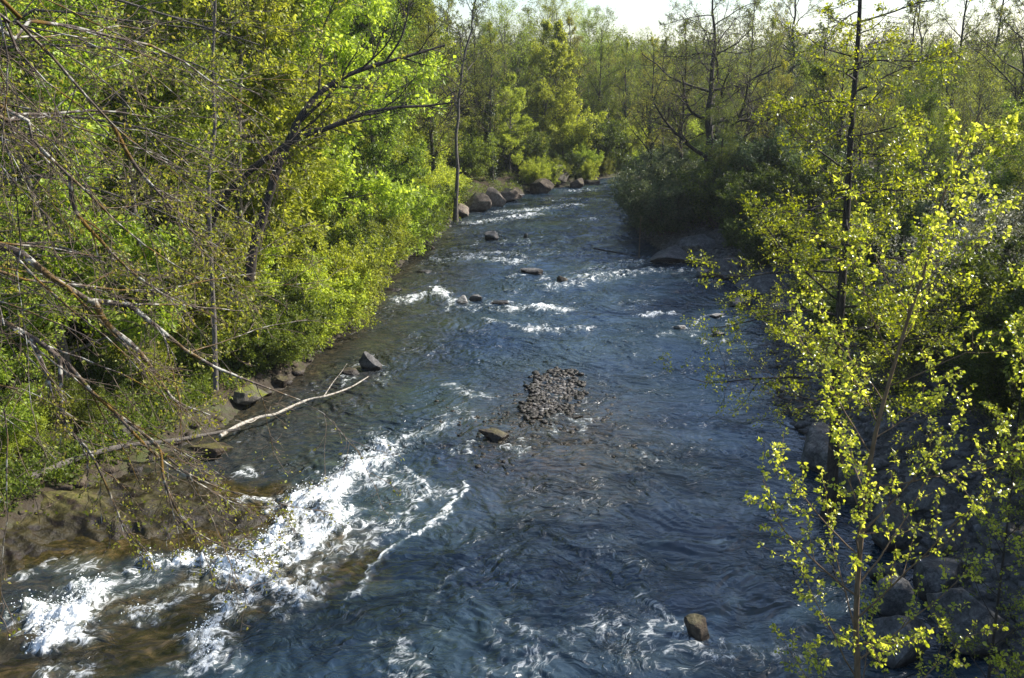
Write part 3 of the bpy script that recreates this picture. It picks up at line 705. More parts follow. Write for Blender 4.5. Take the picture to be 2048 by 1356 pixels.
# gravel islet: hundreds of stones
rng = np.random.RandomState(3)
g = Geo(); V0, F0 = ico(2)
outl = PX([(1065, 775), (1075, 757), (1105, 745), (1140, 748), (1155, 765), (1155, 790), (1140, 810), (1130, 825), (1090, 828), (1060, 832), (1055, 815), (1075, 800)])
def stones(g, xs, ys, zs, sz, rng, mi=0):
    n = len(xs); V, Fc = ico(2)
    A = rng.rand(n) * 6.28
    sc3 = sz[:, None] * np.stack([0.8 + .4 * rng.rand(n), 0.65 + .4 * rng.rand(n), 0.4 + .25 * rng.rand(n)], 1)
    W = V[None] * sc3[:, None] * (1 + 0.12 * np.sin(V[None] @ norm(rng.randn(3)) * 5 + A[:, None]))[..., None]
    ca, sa = np.cos(A)[:, None], np.sin(A)[:, None]
    W = np.stack([W[..., 0] * ca - W[..., 1] * sa, W[..., 0] * sa + W[..., 1] * ca, W[..., 2]], -1)
    W += np.stack([xs, ys, zs], 1)[:, None]
    Fs = (Fc[None] + (np.arange(n) * len(V))[:, None, None]).reshape(-1, 3)
    g.add(W.reshape(-1, 3), Fs, mi)
lo, hi = outl.min(0), outl.max(0)
xs = rng.uniform(lo[0], hi[0], 1800); ys = rng.uniform(lo[1], hi[1], 1800)
k = inside(outl, xs, ys); xs, ys = xs[k], ys[k]
kk = rng.rand(len(xs)); sz_ = .03 + .085 * rng.rand(len(xs)) ** 2.2; zz_ = -.02 + rng.rand(len(xs)) * .05
g = Geo()
for mi_, m_ in enumerate([kk < .2, (kk >= .2) & (kk < .8), kk >= .8]): stones(g, xs[m_], ys[m_], zz_[m_], sz_[m_], rng, mi_)
tag(g.build('gravel', [M['rock_grey'], M['rock_pale'], M['rock_tan']]), 'low pale gravel islet in the middle of the river', 'gravel', kind='stuff')
n = 1500; ax = rng.randn(n) * 1.5; ay = rng.randn(n) * 1.6
g = Geo(); c0 = P(1085, 850); stones(g, c0[0] + ax, c0[1] + ay, np.full(n, -.055) + .05 * rng.rand(n), .04 + .07 * rng.rand(n) ** 2, rng)
tag(g.build('cobbles', M['rock_wet']), 'half drowned brown cobbles around the islet', 'cobbles', kind='stuff')
ed = np.concatenate([outl + rng.randn(len(outl), 2) * .1 for _ in range(22)]); t = rng.rand(len(ed), 1)
ed = ed * t + np.roll(ed, -1, 0) * (1 - t) if False else ed + rng.randn(len(ed), 2) * np.array([.12, .25])
g = Geo(); stones(g, ed[:, 0], ed[:, 1], np.full(len(ed), .04), .06 + .07 * rng.rand(len(ed)), rng)
tag(g.build('cobbles', M['rock_brown']), 'dark wet cobbles around the rim of the gravel islet', 'cobbles', kind='stuff')
# stones scattered over the gravel bank on the right
g = Geo(); n = 9000
ys = 15 + 60 * rng.rand(n) ** 1.3; dd = rng.rand(n) ** 1.3 * 7 - .5
_, xr_ = banks(ys); xs = xr_ + dd; zs = height(xs, ys)
stones(g, xs, ys, zs, .06 + .16 * rng.rand(n) ** 3, rng)
tag(g.build('gravel', M['rock_grey']), 'grey stones strewn over the right bank', 'gravel', kind='stuff')
g = Geo(); n = 420
ys = 15 + 75 * rng.rand(n); xl_, _ = banks(ys); xs = xl_ + .3 - rng.rand(n) * 1.2; zs = height(xs, ys)
stones(g, xs, ys, zs, .08 + .2 * rng.rand(n) ** 2, rng)
tag(g.build('gravel', M['rock_brown']), 'dark wet stones along the left waterline', 'gravel', kind='stuff')

# spray thrown up where the white water plunges
r2 = np.random.RandomState(17); WXs, WYs, Hs, Fs_, Ls_ = SPRAY
ok = np.argwhere((Ls_ > .10) & (Fs_ > .7) & (WYs < 30)); ok = ok[r2.randint(len(ok), size=5200)]
sx2 = WXs[ok[:, 0], ok[:, 1]] + r2.randn(len(ok)) * .08; sy2 = WYs[ok[:, 0], ok[:, 1]] + r2.randn(len(ok)) * .08
sz2 = Hs[ok[:, 0], ok[:, 1]] + np.abs(r2.randn(len(ok))) * .10
V, Fc = ico(1); g = Geo(); rr = .005 + .016 * r2.rand(len(ok)) ** 2.5
W = V[None] * (rr[:, None, None] * (0.7 + .6 * r2.rand(len(ok), 1, 3))) + np.stack([sx2, sy2, sz2], 1)[:, None]
g.add(W.reshape(-1, 3), (Fc[None] + (np.arange(len(ok)) * len(V))[:, None, None]).reshape(-1, 3))
m, nt = new_mat('spray'); p = N(nt, 'ShaderNodeBsdfPrincipled', ins={'Base Color': (.82, .85, .86, 1), 'Roughness': .4}); o = N(nt, 'ShaderNodeOutputMaterial'); nt.links.new(p.outputs[0], o.inputs[0])
tag(g.build('water_spray', m), 'white droplets of spray over the rapid at the lower left', 'spray', kind='stuff')

# ------------------------------------------------------------ logs and sticks
def stick(name, pts, r0, r1, mat, label, cat, side=None, group=None):
    rt = np.array(pts, float)
    base = rt[0].copy(); g = Geo(); q = poly_resample(rt, 40)[None]
    rad = taper(1, 40, [r0], [r1]) * (1 + .12 * np.sin(np.arange(40) * 1.3))[None]
    tubes(g, q, rad, 8)
    g.add(*cap(q[0, 0], q[0, 1], rad[0, 0]))
    for sp_, a_, b_ in (side or []):
        s = poly_resample(np.array(sp_, float), 12)[None]; tubes(g, s, taper(1, 12, [a_], [b_]), 6)
    o = g.build(name, M[mat], loc=tuple(base))
    return tag(o, label, cat, group)
def cap(p0, p1, r):
    d = norm(p0 - p1); ref = np.array([0, 0, 1.0]); a = norm(np.cross(d, ref)); b_ = np.cross(d, a)
    V = [p0 + d * r * .1] + [p0 + (a * math.cos(t) + b_ * math.sin(t)) * r for t in np.arange(8) * math.pi / 4]
    return np.array(V), np.array([[0, i + 1, (i + 1) % 8 + 1] for i in range(8)])
def pz(l): return [P(a, b, z) for a, b, z in l]
stick('fallen_log', pz([(440, 872, .45), (478, 850, .42), (520, 834, .38), (548, 829, .38), (585, 812, .34), (620, 798, .3), (652, 792, .3), (700, 775, .22), (737, 753, .2)]), .06, .02, 'deadwood',
      'bleached white log lying from the left bank out over the water', 'log', side=[(pz([(648, 792, .3), (668, 762, .5), (682, 745, .7), (694, 727, .9)]), .02, .008), (pz([(520, 833, .38), (500, 845, .6), (470, 840, .8)]), .02, .008)])
stick('fallen_log', pz([(60, 955, .7), (160, 915, .75), (250, 892, .7), (340, 882, .6), (420, 868, .5), (480, 858, .45)]), .10, .05, 'bark_grey',
      'long brown log lying along the left bank above the wet rock shelf', 'log', side=[(pz([(250, 892, .75), (280, 860, 1.1)]), .03, .01)])
stick('driftwood_branch', pz([(1188, 497, .05), (1220, 503, .12), (1250, 508, .1), (1280, 516, .02)]), .05, .03, 'bark_dark', 'dark thin branch lying in the rapid beside the upright stick', 'branch')
stick('upright_stick', pz([(1278, 517, -.05)]) + [tuple(np.array(P(1278, 517, 0)) + np.array([0, 0, 1.3])), tuple(np.array(P(1278, 517, 0)) + np.array([.02, 0, 2.6]))], .04, .015, 'bark_brown', 'thin stick standing upright in the water off the leafy right point', 'stick')

# ------------------------------------------------------------ trees
def grow(rng, trunk, r0, r1, levels, woodlevels=2, tsides=9, tpow=0.8, limbs=None):
    """returns the wood (trunk and limbs), the twigs and the last level's centre lines"""
    wood, tw = Geo(), Geo()
    if limbs is None:
        pts = np.array(trunk)[None]; R = taper(1, pts.shape[1], [r0], [r1], tpow)
        R[:, 0] *= 1.35
        if pts.shape[1] > 8: R[:, 1] *= 1.08
    else:
        pts = np.stack([poly_resample(l[0], 24) for l in limbs]); R = taper(len(limbs), 24, [l[1] for l in limbs], [l[2] for l in limbs])
        R = R * (1 + .10 * np.sin(np.arange(24) * 1.9 + np.arange(len(limbs))[:, None]))
    tubes(wood, pts, R, tsides)
    Ls = np.linalg.norm(np.diff(pts, axis=1), axis=2).sum(1)
    last = pts
    allp = [pts]
    for li, lv in enumerate(levels):
        p, d, r, t = spawn(rng, pts, R, lv['k'], lv.get('t0', .2), lv.get('t1', .98), lv['ang'], lv.get('asd', 10), lv.get('flat', 0), lv.get('rr', .6))
        if callable(lv['len']): L_ = lv['len'](t)
        else: L_ = np.repeat(Ls, lv['k']) * lv['len'] * (1.1 - .55 * t)
        L_ = L_ * (0.65 + .6 * rng.rand(len(L_)))
        if 'lmax' in lv: L_ = np.minimum(L_, lv['lmax'])
        if 'rabs' in lv: r = np.minimum(r, lv['rabs'] * (L_ / L_.max()) ** .7 + .002)
        n = lv.get('n', 6)
        pts = extend(rng, p, d, L_, n, lv.get('wander', .12), lv.get('trop', .15))
        R = taper(len(pts), n + 1, r, r * lv.get('tip', .3)); R = np.maximum(R, lv.get('rmin', .004))
        tubes(wood if li < woodlevels else tw, pts, R, lv.get('sides', 5 if li < woodlevels else 3))
        Ls = L_; last = pts; allp.append(pts)
    return wood, tw, last, allp
def straight(rng, Ht, lean=(0, 0), n=16, wob=.12, curve=0):
    t = np.linspace(0, 1, n); x = lean[0] * t * Ht + curve * t * t * Ht; y = lean[1] * t * Ht
    x = x + wob * fbm(t * 3 + rng.rand() * 50, t * 0 + 3, 3) * np.minimum(t * 5, 1); y = y + wob * fbm(t * 3 + rng.rand() * 50, t * 0 + 8, 3) * np.minimum(t * 5, 1)
    return np.stack([x, y, t * Ht - .3 * (t < .001)], 1)
def ivy(rng, trunk, r, hfrac, n):
    g = Geo(); m = max(2, int(len(trunk) * hfrac)); tr = poly_resample(trunk[:m], 40)
    i = rng.randint(0, 40, n); a = rng.rand(n) * 6.28; rr = (r * 1.1 + .02 + .22 * rng.rand(n) ** 2 * (1 - i / 60))
    p = tr[i] + np.stack([np.cos(a) * rr, np.sin(a) * rr, rng.randn(n) * .15], 1)
    q = np.stack([p, p + np.stack([np.cos(a), np.sin(a), -.8 + 0 * a], 1) * .05], 1)
    leaves(g, rng, q, 1, .11, droop=.6, mi=0)
    return g
def finish(root, wood, tw, lv, bark, leafm, twm='twig', iv=None, crown='crown'):
    """lv is a Geo with leaves in slot 1; its twigs go in slot 0"""
    wood.build('trunk', M[bark], root)
    g = Geo()
    for V, (Fq, mi, smt) in zip(tw.V, tw.F): g.add(V, Fq - Fq.min(), 0, True)
    for V, (Fq, mi, smt) in zip(lv.V, lv.F): g.add(V, Fq - Fq.min(), mi, smt)
    if g.V: g.build(crown, [M[twm]] + [M[x] for x in (leafm if isinstance(leafm, (list, tuple)) else [leafm])], root)
    if iv: iv.build('ivy', M['leaf_dark'], root)
    return root
PROTO = {}
HIDE = (0, -4000, 0)
def proto(name, objname, cat, label):
    e = empty(objname, HIDE, label, cat); PROTO[name] = e; e['_used'] = 0
    return e
def place(name, x, y, scale=1.0, rz=None, label=None, group=None, z=None, cat=None):
    r = PROTO[name]
    zz = hz(x, y) - .12 if z is None else z
    rz = (x * 7.3 + y * 3.1) % 6.28 if rz is None else rz
    if not r['_used']:
        r['_used'] = 1; r.location = (x, y, zz); r.rotation_euler = (0, 0, rz); r.scale = (scale,) * 3 if not hasattr(scale, '__len__') else scale
        r['label'] = label
        if group: r['group'] = group
        return r
    return copy_tree(r, (x, y, zz), rz, scale, label, group)

# dense bright maple-like tree
def broadleaf(key, seed, Ht=15, rad=4.6, lf=('leaf_bright',), size=.17, per=9, k=(26, 9, 8), t0=.12, bark='bark_grey', bushy=1.0, name='maple_tree', lean=(0, 0), flat=.3, keep=1, iv=False, r0=.2, ang=62, curve=0, top=.38):
    rng = np.random.RandomState(seed)
    tr = straight(rng, Ht, lean, curve=curve)
    prof = lambda t: rad * np.interp(t, [0, .2, .45, .75, 1], [.6, .95, 1, .5 + .5 * top + .1, top]) * bushy
    wood, tw, last, _ = grow(rng, tr, r0, .03, [
        dict(k=k[0], t0=t0, t1=.99, ang=ang, asd=12, len=prof, n=8, wander=.10, trop=.35, rr=.5, rabs=.07),
        dict(k=k[1], t0=.2, t1=1, ang=48, asd=14, len=.45, n=5, wander=.14, trop=.15, flat=flat, rr=.55),
        dict(k=k[2], t0=.15, t1=1, ang=45, asd=15, len=.5, n=3, wander=.15, trop=.05, flat=flat, rr=.6)])
    lv = Geo(); leaves(lv, rng, last, per, size, droop=.35, spread=.16, mi=1, keep=keep)
    if len(lf) > 1:
        nf = lv.F[0][0].shape[0] // 2; a = rng.rand(nf) < .25
        f = lv.F[0][0]; mm_ = np.concatenate([a, a]); lv.F = [(f[~mm_], 1, False), (f[mm_], 2, False)]; V = lv.V[0]
        e = proto(key, name, 'tree', None)
        wood.build('trunk', M[bark], e)
        g2 = Geo()
        for Vt, (Fq, mi, smt) in zip(tw.V, tw.F): g2.add(Vt, Fq - Fq.min(), 0, True)
        off = g2.n; g2.V.append(V); g2.F += [(f[~mm_] + off, 1, False), (f[mm_] + off, 2, False)]; g2.n += len(V)
        g2.build('crown', [M['twig']] + [M[x] for x in lf], e)
        if iv: ivy(rng, tr, r0, .6, 2500).build('ivy', M['leaf_dark'], e)
        return e
    return finish(proto(key, name, 'tree', None), wood, tw, lv, bark, list(lf), iv=ivy(rng, tr, r0, .6, 2500) if iv else None)
broadleaf('maple', 11, 15, 5.3, ('leaf_bright',), .20, 22, (34, 9, 9), t0=.06, top=.75)
broadleaf('maple2', 12, 14, 4.2, ('leaf_bright', 'leaf_green'), .18, 20, (28, 9, 8), curve=.1)
broadleaf('beech', 13, 14, 4.6, ('leaf_green', 'leaf_bright'), .16, 20, (30, 10, 8), flat=.8)
broadleaf('olive', 14, 15, 4.0, ('leaf_olive', 'leaf_green'), .12, 10, (26, 10, 9), top=.6, ang=50, name='budding_tree')
broadleaf('olive2', 15, 14, 3.6, ('leaf_olive',), .12, 9, (24, 9, 8), top=.7, ang=45, iv=True, name='budding_tree', bark='bark_dark')
broadleaf('tallgreen', 16, 15, 4.6, ('leaf_bright', 'leaf_green'), .11, 9, (26, 9, 8), top=.8, ang=42, iv=True, name='slender_tree', t0=.25, bark='bark_dark')
broadleaf('tallgreen2', 17, 14, 4.2, ('leaf_olive', 'leaf_bright'), .11, 8, (24, 8, 8), top=.8, ang=40, name='slender_tree', t0=.3, iv=True)
# bare trees with hardly any leaf
def bare(key, seed, Ht, rad, lf, keep, bark='bark_dark', r0=.25, k=(20, 8, 8, 6), ang=55, t0=.25, iv=False, name='bare_tree', size=.09, trop=.35, per=4, lean=(0, 0), wander=.16, fork=None, curve=0):
    rng = np.random.RandomState(seed); tr = straight(rng, Ht, lean, wob=.35, curve=curve)
    prof = lambda t: rad * np.interp(t, [0, .3, .55, .8, 1], [.75, 1, .95, .6, .2])
    wood, tw, last, _ = grow(rng, tr, r0, .03, [
        dict(k=k[0], t0=t0, t1=.99, ang=ang, asd=12, len=prof, n=9, wander=wander, trop=trop, rr=.55, rabs=r0 * .5),
        dict(k=k[1], t0=.2, t1=1, ang=48, asd=14, len=.48, n=6, wander=wander, trop=.25, rr=.55),
        dict(k=k[2], t0=.15, t1=1, ang=45, asd=15, len=.5, n=4, wander=.16, trop=.2, rr=.6, rmin=.007),
        dict(k=k[3], t0=.1, t1=1, ang=42, asd=15, len=.55, n=2, wander=.16, trop=.1, rr=.6, rmin=.006)])
    lv = Geo()
    if keep > 0: leaves(lv, rng, last, per, size, droop=.1, spread=.06, mi=1, keep=keep)
    return finish(proto(key, name, 'tree', None), wood, tw, lv, bark, lf, iv=ivy(rng, tr, r0, .7, 4000) if iv else None)
bare('oak', 21, 15.5, 6.2, 'leaf_olive', .3, r0=.42, ang=72, trop=.25, t0=.22, name='oak_tree', k=(24, 8, 8, 6))
bare('bare1', 22, 16, 3.4, 'leaf_olive', .35, r0=.2, ang=40, k=(22, 7, 7, 5))
bare('bare2', 23, 15, 3.8, 'leaf_amber', .55, r0=.22, ang=45, iv=True, k=(20, 7, 7, 5))
bare('pale_bare', 24, 14, 2.6, 'leaf_olive', .3, bark='bark_grey', r0=.13, ang=32, k=(20, 6, 6, 4), t0=.4, curve=.12)
# shrubs: many stems from the ground
def shrub(key, seed, Ht, rad, lf, size=.08, stems=16, per=7, k=(8, 7), name='shrub', bark='twig_warm', trop=.1, ang=45, droop=.2, wander=.14, keep=1):
    rng = np.random.RandomState(seed); B = stems
    a = rng.rand(B) * 6.28; rr = rng.rand(B) ** .5
    P0 = np.stack([np.cos(a) * rr * rad * .25, np.sin(a) * rr * rad * .25, np.full(B, -.1)], 1)
    D = norm(np.stack([np.cos(a) * rr * rad / Ht, np.sin(a) * rr * rad / Ht, np.ones(B)], 1))
    pts = extend(rng, P0, D, Ht * (.65 + .45 * rng.rand(B)), 9, .09, trop)
    R = taper(B, 10, np.full(B, .03), np.full(B, .008)); st = Geo(); tubes(st, pts, R, 5)
    tw = Geo(); cur = pts; cR = R; Ls = np.full(B, Ht * .9)
    for kk, ln in zip(k, (.42, .45)):
        p, d, r, t = spawn(rng, cur, cR, kk, .08, .99, ang, 14, .2, .55)
        L_ = np.repeat(Ls, kk) * ln * (.6 + .6 * rng.rand(len(t))) * (1.1 - .5 * t)
        cur = extend(rng, p, d, L_, 4, wander, trop); cR = np.maximum(taper(len(cur), 5, r, r * .3), .004); tubes(tw, cur, cR, 3); Ls = L_
    lv = Geo(); leaves(lv, rng, cur, per, size, droop=droop, spread=.1, mi=1, keep=keep)
    e = proto(key, name, 'shrub', None)
    st.build('stem', M[bark], e)
    g = Geo(); V = tw.V
    for Vt, (Fq, mi, smt) in zip(tw.V, tw.F): g.add(Vt, Fq - Fq.min(), 0, True)
    for Vt, (Fq, mi, smt) in zip(lv.V, lv.F): g.add(Vt, Fq - Fq.min(), 1, False)
    g.build('foliage', [M['twig'], M[lf]], e)
    return e
shrub('hazel', 31, 3.8, 2.7, 'leaf_bright', .13, 22, 18, (9, 8), name='hazel_shrub')
shrub('spindle', 32, 3.2, 2.5, 'leaf_olive', .11, 24, 16, (9, 8), name='budding_shrub')
shrub('willow', 33, 4.2, 2.6, 'leaf_willow', .13, 24, 14, (9, 8), name='willow_shrub', trop=-.25, droop=.5)
shrub('thorn', 34, 4.5, 2.8, 'blossom', .10, 22, 11, (9, 8), name='blackthorn_shrub')
shrub('brush', 35, 2.2, 1.8, 'leaf_olive', .05, 26, 3, (9, 7), name='brushwood_shrub', wander=.25)
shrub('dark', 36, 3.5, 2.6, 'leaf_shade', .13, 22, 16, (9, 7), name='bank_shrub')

LW = 'trees of the wood on the left bank'; RW = 'trees of the wood on the right bank'; SL = 'shrubs overhanging the left waterline'; SR = 'shrubs on the right bank'
# ---- named trees
def at(px, Y): return Q(px, 678, Y)[0]
place('maple', at(600, 43), 44, 1.12, 0.4, 'dense bright green maple bulging over the left bank, tallest leafy mass of the photo', z=3)
place('maple2', at(480, 36), 37, 1.15, 1.0, 'bright green maple behind the dark arching trunk')
place('maple', at(340, 47), 48, 1.25, 2.0, 'bright tree at the top left behind the pale thin trunk')
place('maple2', at(90, 26), 27, .95, 3.0, 'bright leafy tree at the far left behind the mossy limb')
place('beech', at(250, 30), 32, .95, 0.0, 'mid green tree in the shade behind the hanging budding branches')
place('beech', at(760, 58), 58, .9, 2.0, 'green tree between the big maple and the thin leaning trunk')
place('maple2', at(1020, 92), 92, .62, 1.4, 'low bright green tree above the tan rock outcrop')
place('olive', at(860, 78), 79, .95, 0, 'olive budding tree left of the thin leaning trunk')
place('tallgreen', at(1105, 118), 118, .98, 0, 'tallest green tree at the bend, left one of the two', group=None)
place('tallgreen', at(1165, 122), 122, .88, 2.3, 'tall green tree at the bend, right one of the two')
place('tallgreen2', at(1060, 112), 114, .78, 0, 'ivy clad slim tree just left of the two tall trees at the bend')
place('tallgreen2', at(1195, 126), 126, .8, 1, 'slim tree leaning at the right end of the trees at the bend')
place('oak', at(1393, 66), 66, 1.0, .6, 'spreading oak with thick dark trunk and few leaves on the right point')
place('bare2', at(1540, 92), 92, 1.28, 0, 'ivy wrapped trunk rising above the skyline right of the spreading oak')
place('bare1', at(1850, 70), 70, 1.0, 1.0, 'bare forked tree on the skyline, third from the right edge')
place('bare1', at(1975, 52), 52, 1.0, 3.0, 'bare tree leaning right on the skyline at the right edge')
place('bare2', at(1915, 84), 84, 1.1, 2.0, 'bare tree between the two forked ones on the right skyline')
place('pale_bare', at(1790, 78), 78, 1.15, 2.0, 'thin bare tree on the skyline right of the alder top')
place('pale_bare', at(915, 66), 66, 1.2, .1, 'thin grey trunk leaning over the left bank, bare against the sky', z=1.2)
place('bare1', at(1310, 98), 98, .9, 0.5, 'bare tree behind the left side of the spreading oak')
place('olive2', at(1240, 130), 131, .72, 0.5, 'small ivy clad tree closing the river bend')
place('maple2', at(-20, 24), 24, .55, 1.7, 'small bright leafed tree low behind the mossy limbs at the left edge')
place('maple2', at(-60, 30), 30, .8, .7, 'bright leafed tree cut off by the left edge')
for px_, Y_, k_, sc_, lb_ in [(1285, 84, 'bare2', .86, 'dark ivy clad tree left of the spreading oak'), (1345, 76, 'bare1', .82, 'thin dark tree touching the left side of the oak crown'),
                              (1465, 72, 'bare1', .88, 'slim dark bare tree just right of the oak trunk'), (1500, 80, 'bare2', .84, 'ivy clad bare tree between the oak and the tall wrapped trunk'),
                              (1600, 74, 'bare1', .80, 'slim bare tree between the wrapped trunk and the alder'), (1640, 62, 'bare2', .72, 'dark bare tree just left of the alder crown'),
                              (1760, 60, 'bare1', .84, 'dark bare tree close behind the right side of the alder'), (1235, 108, 'bare2', .84, 'dark tree leaning over the mouth of the river bend'),
                              (985, 88, 'bare2', .9, 'dark ivy clad trunk above the rock outcrop on the left bank'), (1130, 104, 'bare2', .95, 'dark trunk in front of the tall green trees at the bend'), (870, 70, 'bare2', .92, 'dark ivy clad tree between the bright maple and the thin grey trunk')]:
    place(k_, at(px_, Y_), Y_, sc_, None, lb_)
# ---- the rest of the wood, each a tree of its own
rng = np.random.RandomState(99)
def scatter(side, n, ymin, ymax, dmin, dmax, kinds, gap, taken, smin, smax):
    out = []
    for _ in range(n * 40):
        if len(out) >= n: break
        y = ymin + (ymax - ymin) * rng.rand(); d = dmin + (dmax - dmin) * rng.rand() ** 1.2
        xl_, xr_ = banks(np.array([y])); x = float(xl_[0] - d if side < 0 else xr_[0] + d)
        if abs(x) > y * .62 + 8: continue
        if side < 0 and y < 47 and x > -15: continue
        if any((x - a) ** 2 + (y - b_) ** 2 < gap ** 2 for a, b_ in taken): continue
        dl_, dr_ = bank_dist(np.array([x]), np.array([y]))
        if max(dl_[0], dr_[0]) < dmin * .8: continue
        taken.append((x, y)); out.append((x, y, kinds[rng.randint(len(kinds))], smin + (smax - smin) * rng.rand()))
    return out
taken = [(o.location.x, o.location.y) for o in bpy.data.objects if o.type == 'EMPTY' and o.location.y > -100]
KL = {'maple': 'bright green leafy tree standing in the wood on the left bank', 'maple2': 'mixed green leafy tree standing in the wood on the left bank', 'beech': 'mid green tree with layered branches in the wood on the left bank',
      'olive': 'olive budding tree standing in the wood on the left bank', 'olive2': 'ivy clad budding tree standing in the wood on the left bank', 'tallgreen': 'slender green tree standing in the wood on the left bank',
      'tallgreen2': 'slender olive tree standing in the wood on the left bank', 'bare1': 'nearly bare tree standing in the wood on the left bank', 'bare2': 'nearly bare tree with ivy in the wood on the left bank', 'pale_bare': 'thin pale bare tree in the wood on the left bank'}
for x, y, k, s in scatter(-1, 60, 30, 108, 4, 34, ['maple2', 'beech', 'olive', 'olive2', 'tallgreen', 'tallgreen2', 'bare1', 'bare2'], 2.9, taken, .8, 1.05):
    place(k, x, y, s, None, KL[k], LW)
for x, y, k, s in scatter(-1, 50, 100, 190, 3, 70, ['olive', 'olive2', 'tallgreen2', 'bare1', 'bare2', 'tallgreen'], 4.0, taken, .6, .8):
    place(k, x, y, s, None, KL[k], LW)
for x, y, k, s in scatter(1, 70, 58, 150, 3, 70, ['olive', 'olive2', 'tallgreen2', 'bare1', 'bare2', 'bare1', 'beech'], 3.8, taken, .42, .64):
    place(k, x, y, s, None, KL[k].replace('left', 'right'), RW)
for x, y, k, s in scatter(1, 14, 36, 60, 9, 26, ['olive', 'olive2', 'tallgreen2', 'beech'], 4.0, taken, .45, .62):
    place(k, x, y, s, None, KL[k].replace('left', 'right').replace('tree', 'low tree', 1), RW)
for x, y, s in [(14.5, 9, .62), (15.2, 14.5, .6), (16.6, 19, .6), (17.8, 23.5, .6), (18.4, 29, .55), (13.5, 4, .6), (21, 17, .8), (23, 26, .8), (15.5, 4, .85), (19, 10, .9), (17.5, 16, .85), (22, 21, .95), (20, 27, .8), (25, 6, 1), (24, 14, .95), (28, 24, 1), (26, 32, .95), (14, -2, .8)]:
    place('beech' if int(x) % 2 else 'olive2', x, y, s, None, 'tree of the right bank just outside the right edge of the photo', RW)
for x, y, k, s in scatter(-1, 70, 112, 185, 2, 75, ['spindle', 'dark', 'brush', 'hazel'], 2.6, [], 1.1, 1.9):
    place(k, x, y, s, None, 'shrub under the far trees beyond the river bend', 'shrubs beyond the river bend')
for j, yy in enumerate(np.arange(103, 130, 1.3)):
    xl_, _ = banks(np.array([yy])); place(['dark', 'spindle', 'hazel'][j % 3], float(xl_[0]) - 1.2 - 1.5 * rng.rand(), yy + 1.5, 1.0 + .5 * rng.rand(), None, 'shrub on the far waterline where the river turns away', 'shrubs at the river bend')
for j, (xx, yy) in enumerate([(13, 113), (17, 116), (21, 120), (25, 124), (29, 122), (33, 128), (37, 126), (12, 121), (20, 128), (28, 133), (36, 136), (42, 131)]):
    place(['olive', 'olive2', 'bare2', 'tallgreen2'][j % 4], xx, yy, .62 + .1 * rng.rand(), None, 'low budding tree behind the shrubs of the river bend', 'trees closing the river bend')
# ---- shrubs along the water
i = 0
for y in np.arange(24, 108, 1.9):
    xl_, xr_ = banks(np.array([y])); k = ['hazel', 'spindle', 'dark', 'hazel'][i % 4]; i += 1
    if 76 < y < 90: continue
    xx = float(xl_[0]) - (.5 if y > 33 else 2.6) - .9 * rng.rand()
    nm = {'hazel': 'green leafy shrub leaning from the left bank over the water', 'spindle': 'fine twigged olive shrub leaning from the left bank', 'dark': 'dark green shrub low on the left bank'}[k]
    place(k, xx, y, (.45 + .35 * rng.rand()) if y > 84 else .7 + .45 * rng.rand() if y > 33 else .4 + .15 * rng.rand(), None, nm, SL)
for y in np.arange(27, 104, 1.7):
    xl_, _ = banks(np.array([y])); k = ['spindle', 'hazel', 'dark'][rng.randint(3)]
    nm = {'hazel': 'green leafy shrub under the trees of the left bank', 'spindle': 'olive shrub under the trees of the left bank', 'dark': 'dark green shrub under the trees of the left bank'}[k]
    place(k, float(xl_[0]) - 3.5 - 6 * rng.rand(), y, 1.0 + .6 * rng.rand(), None, nm, SL)
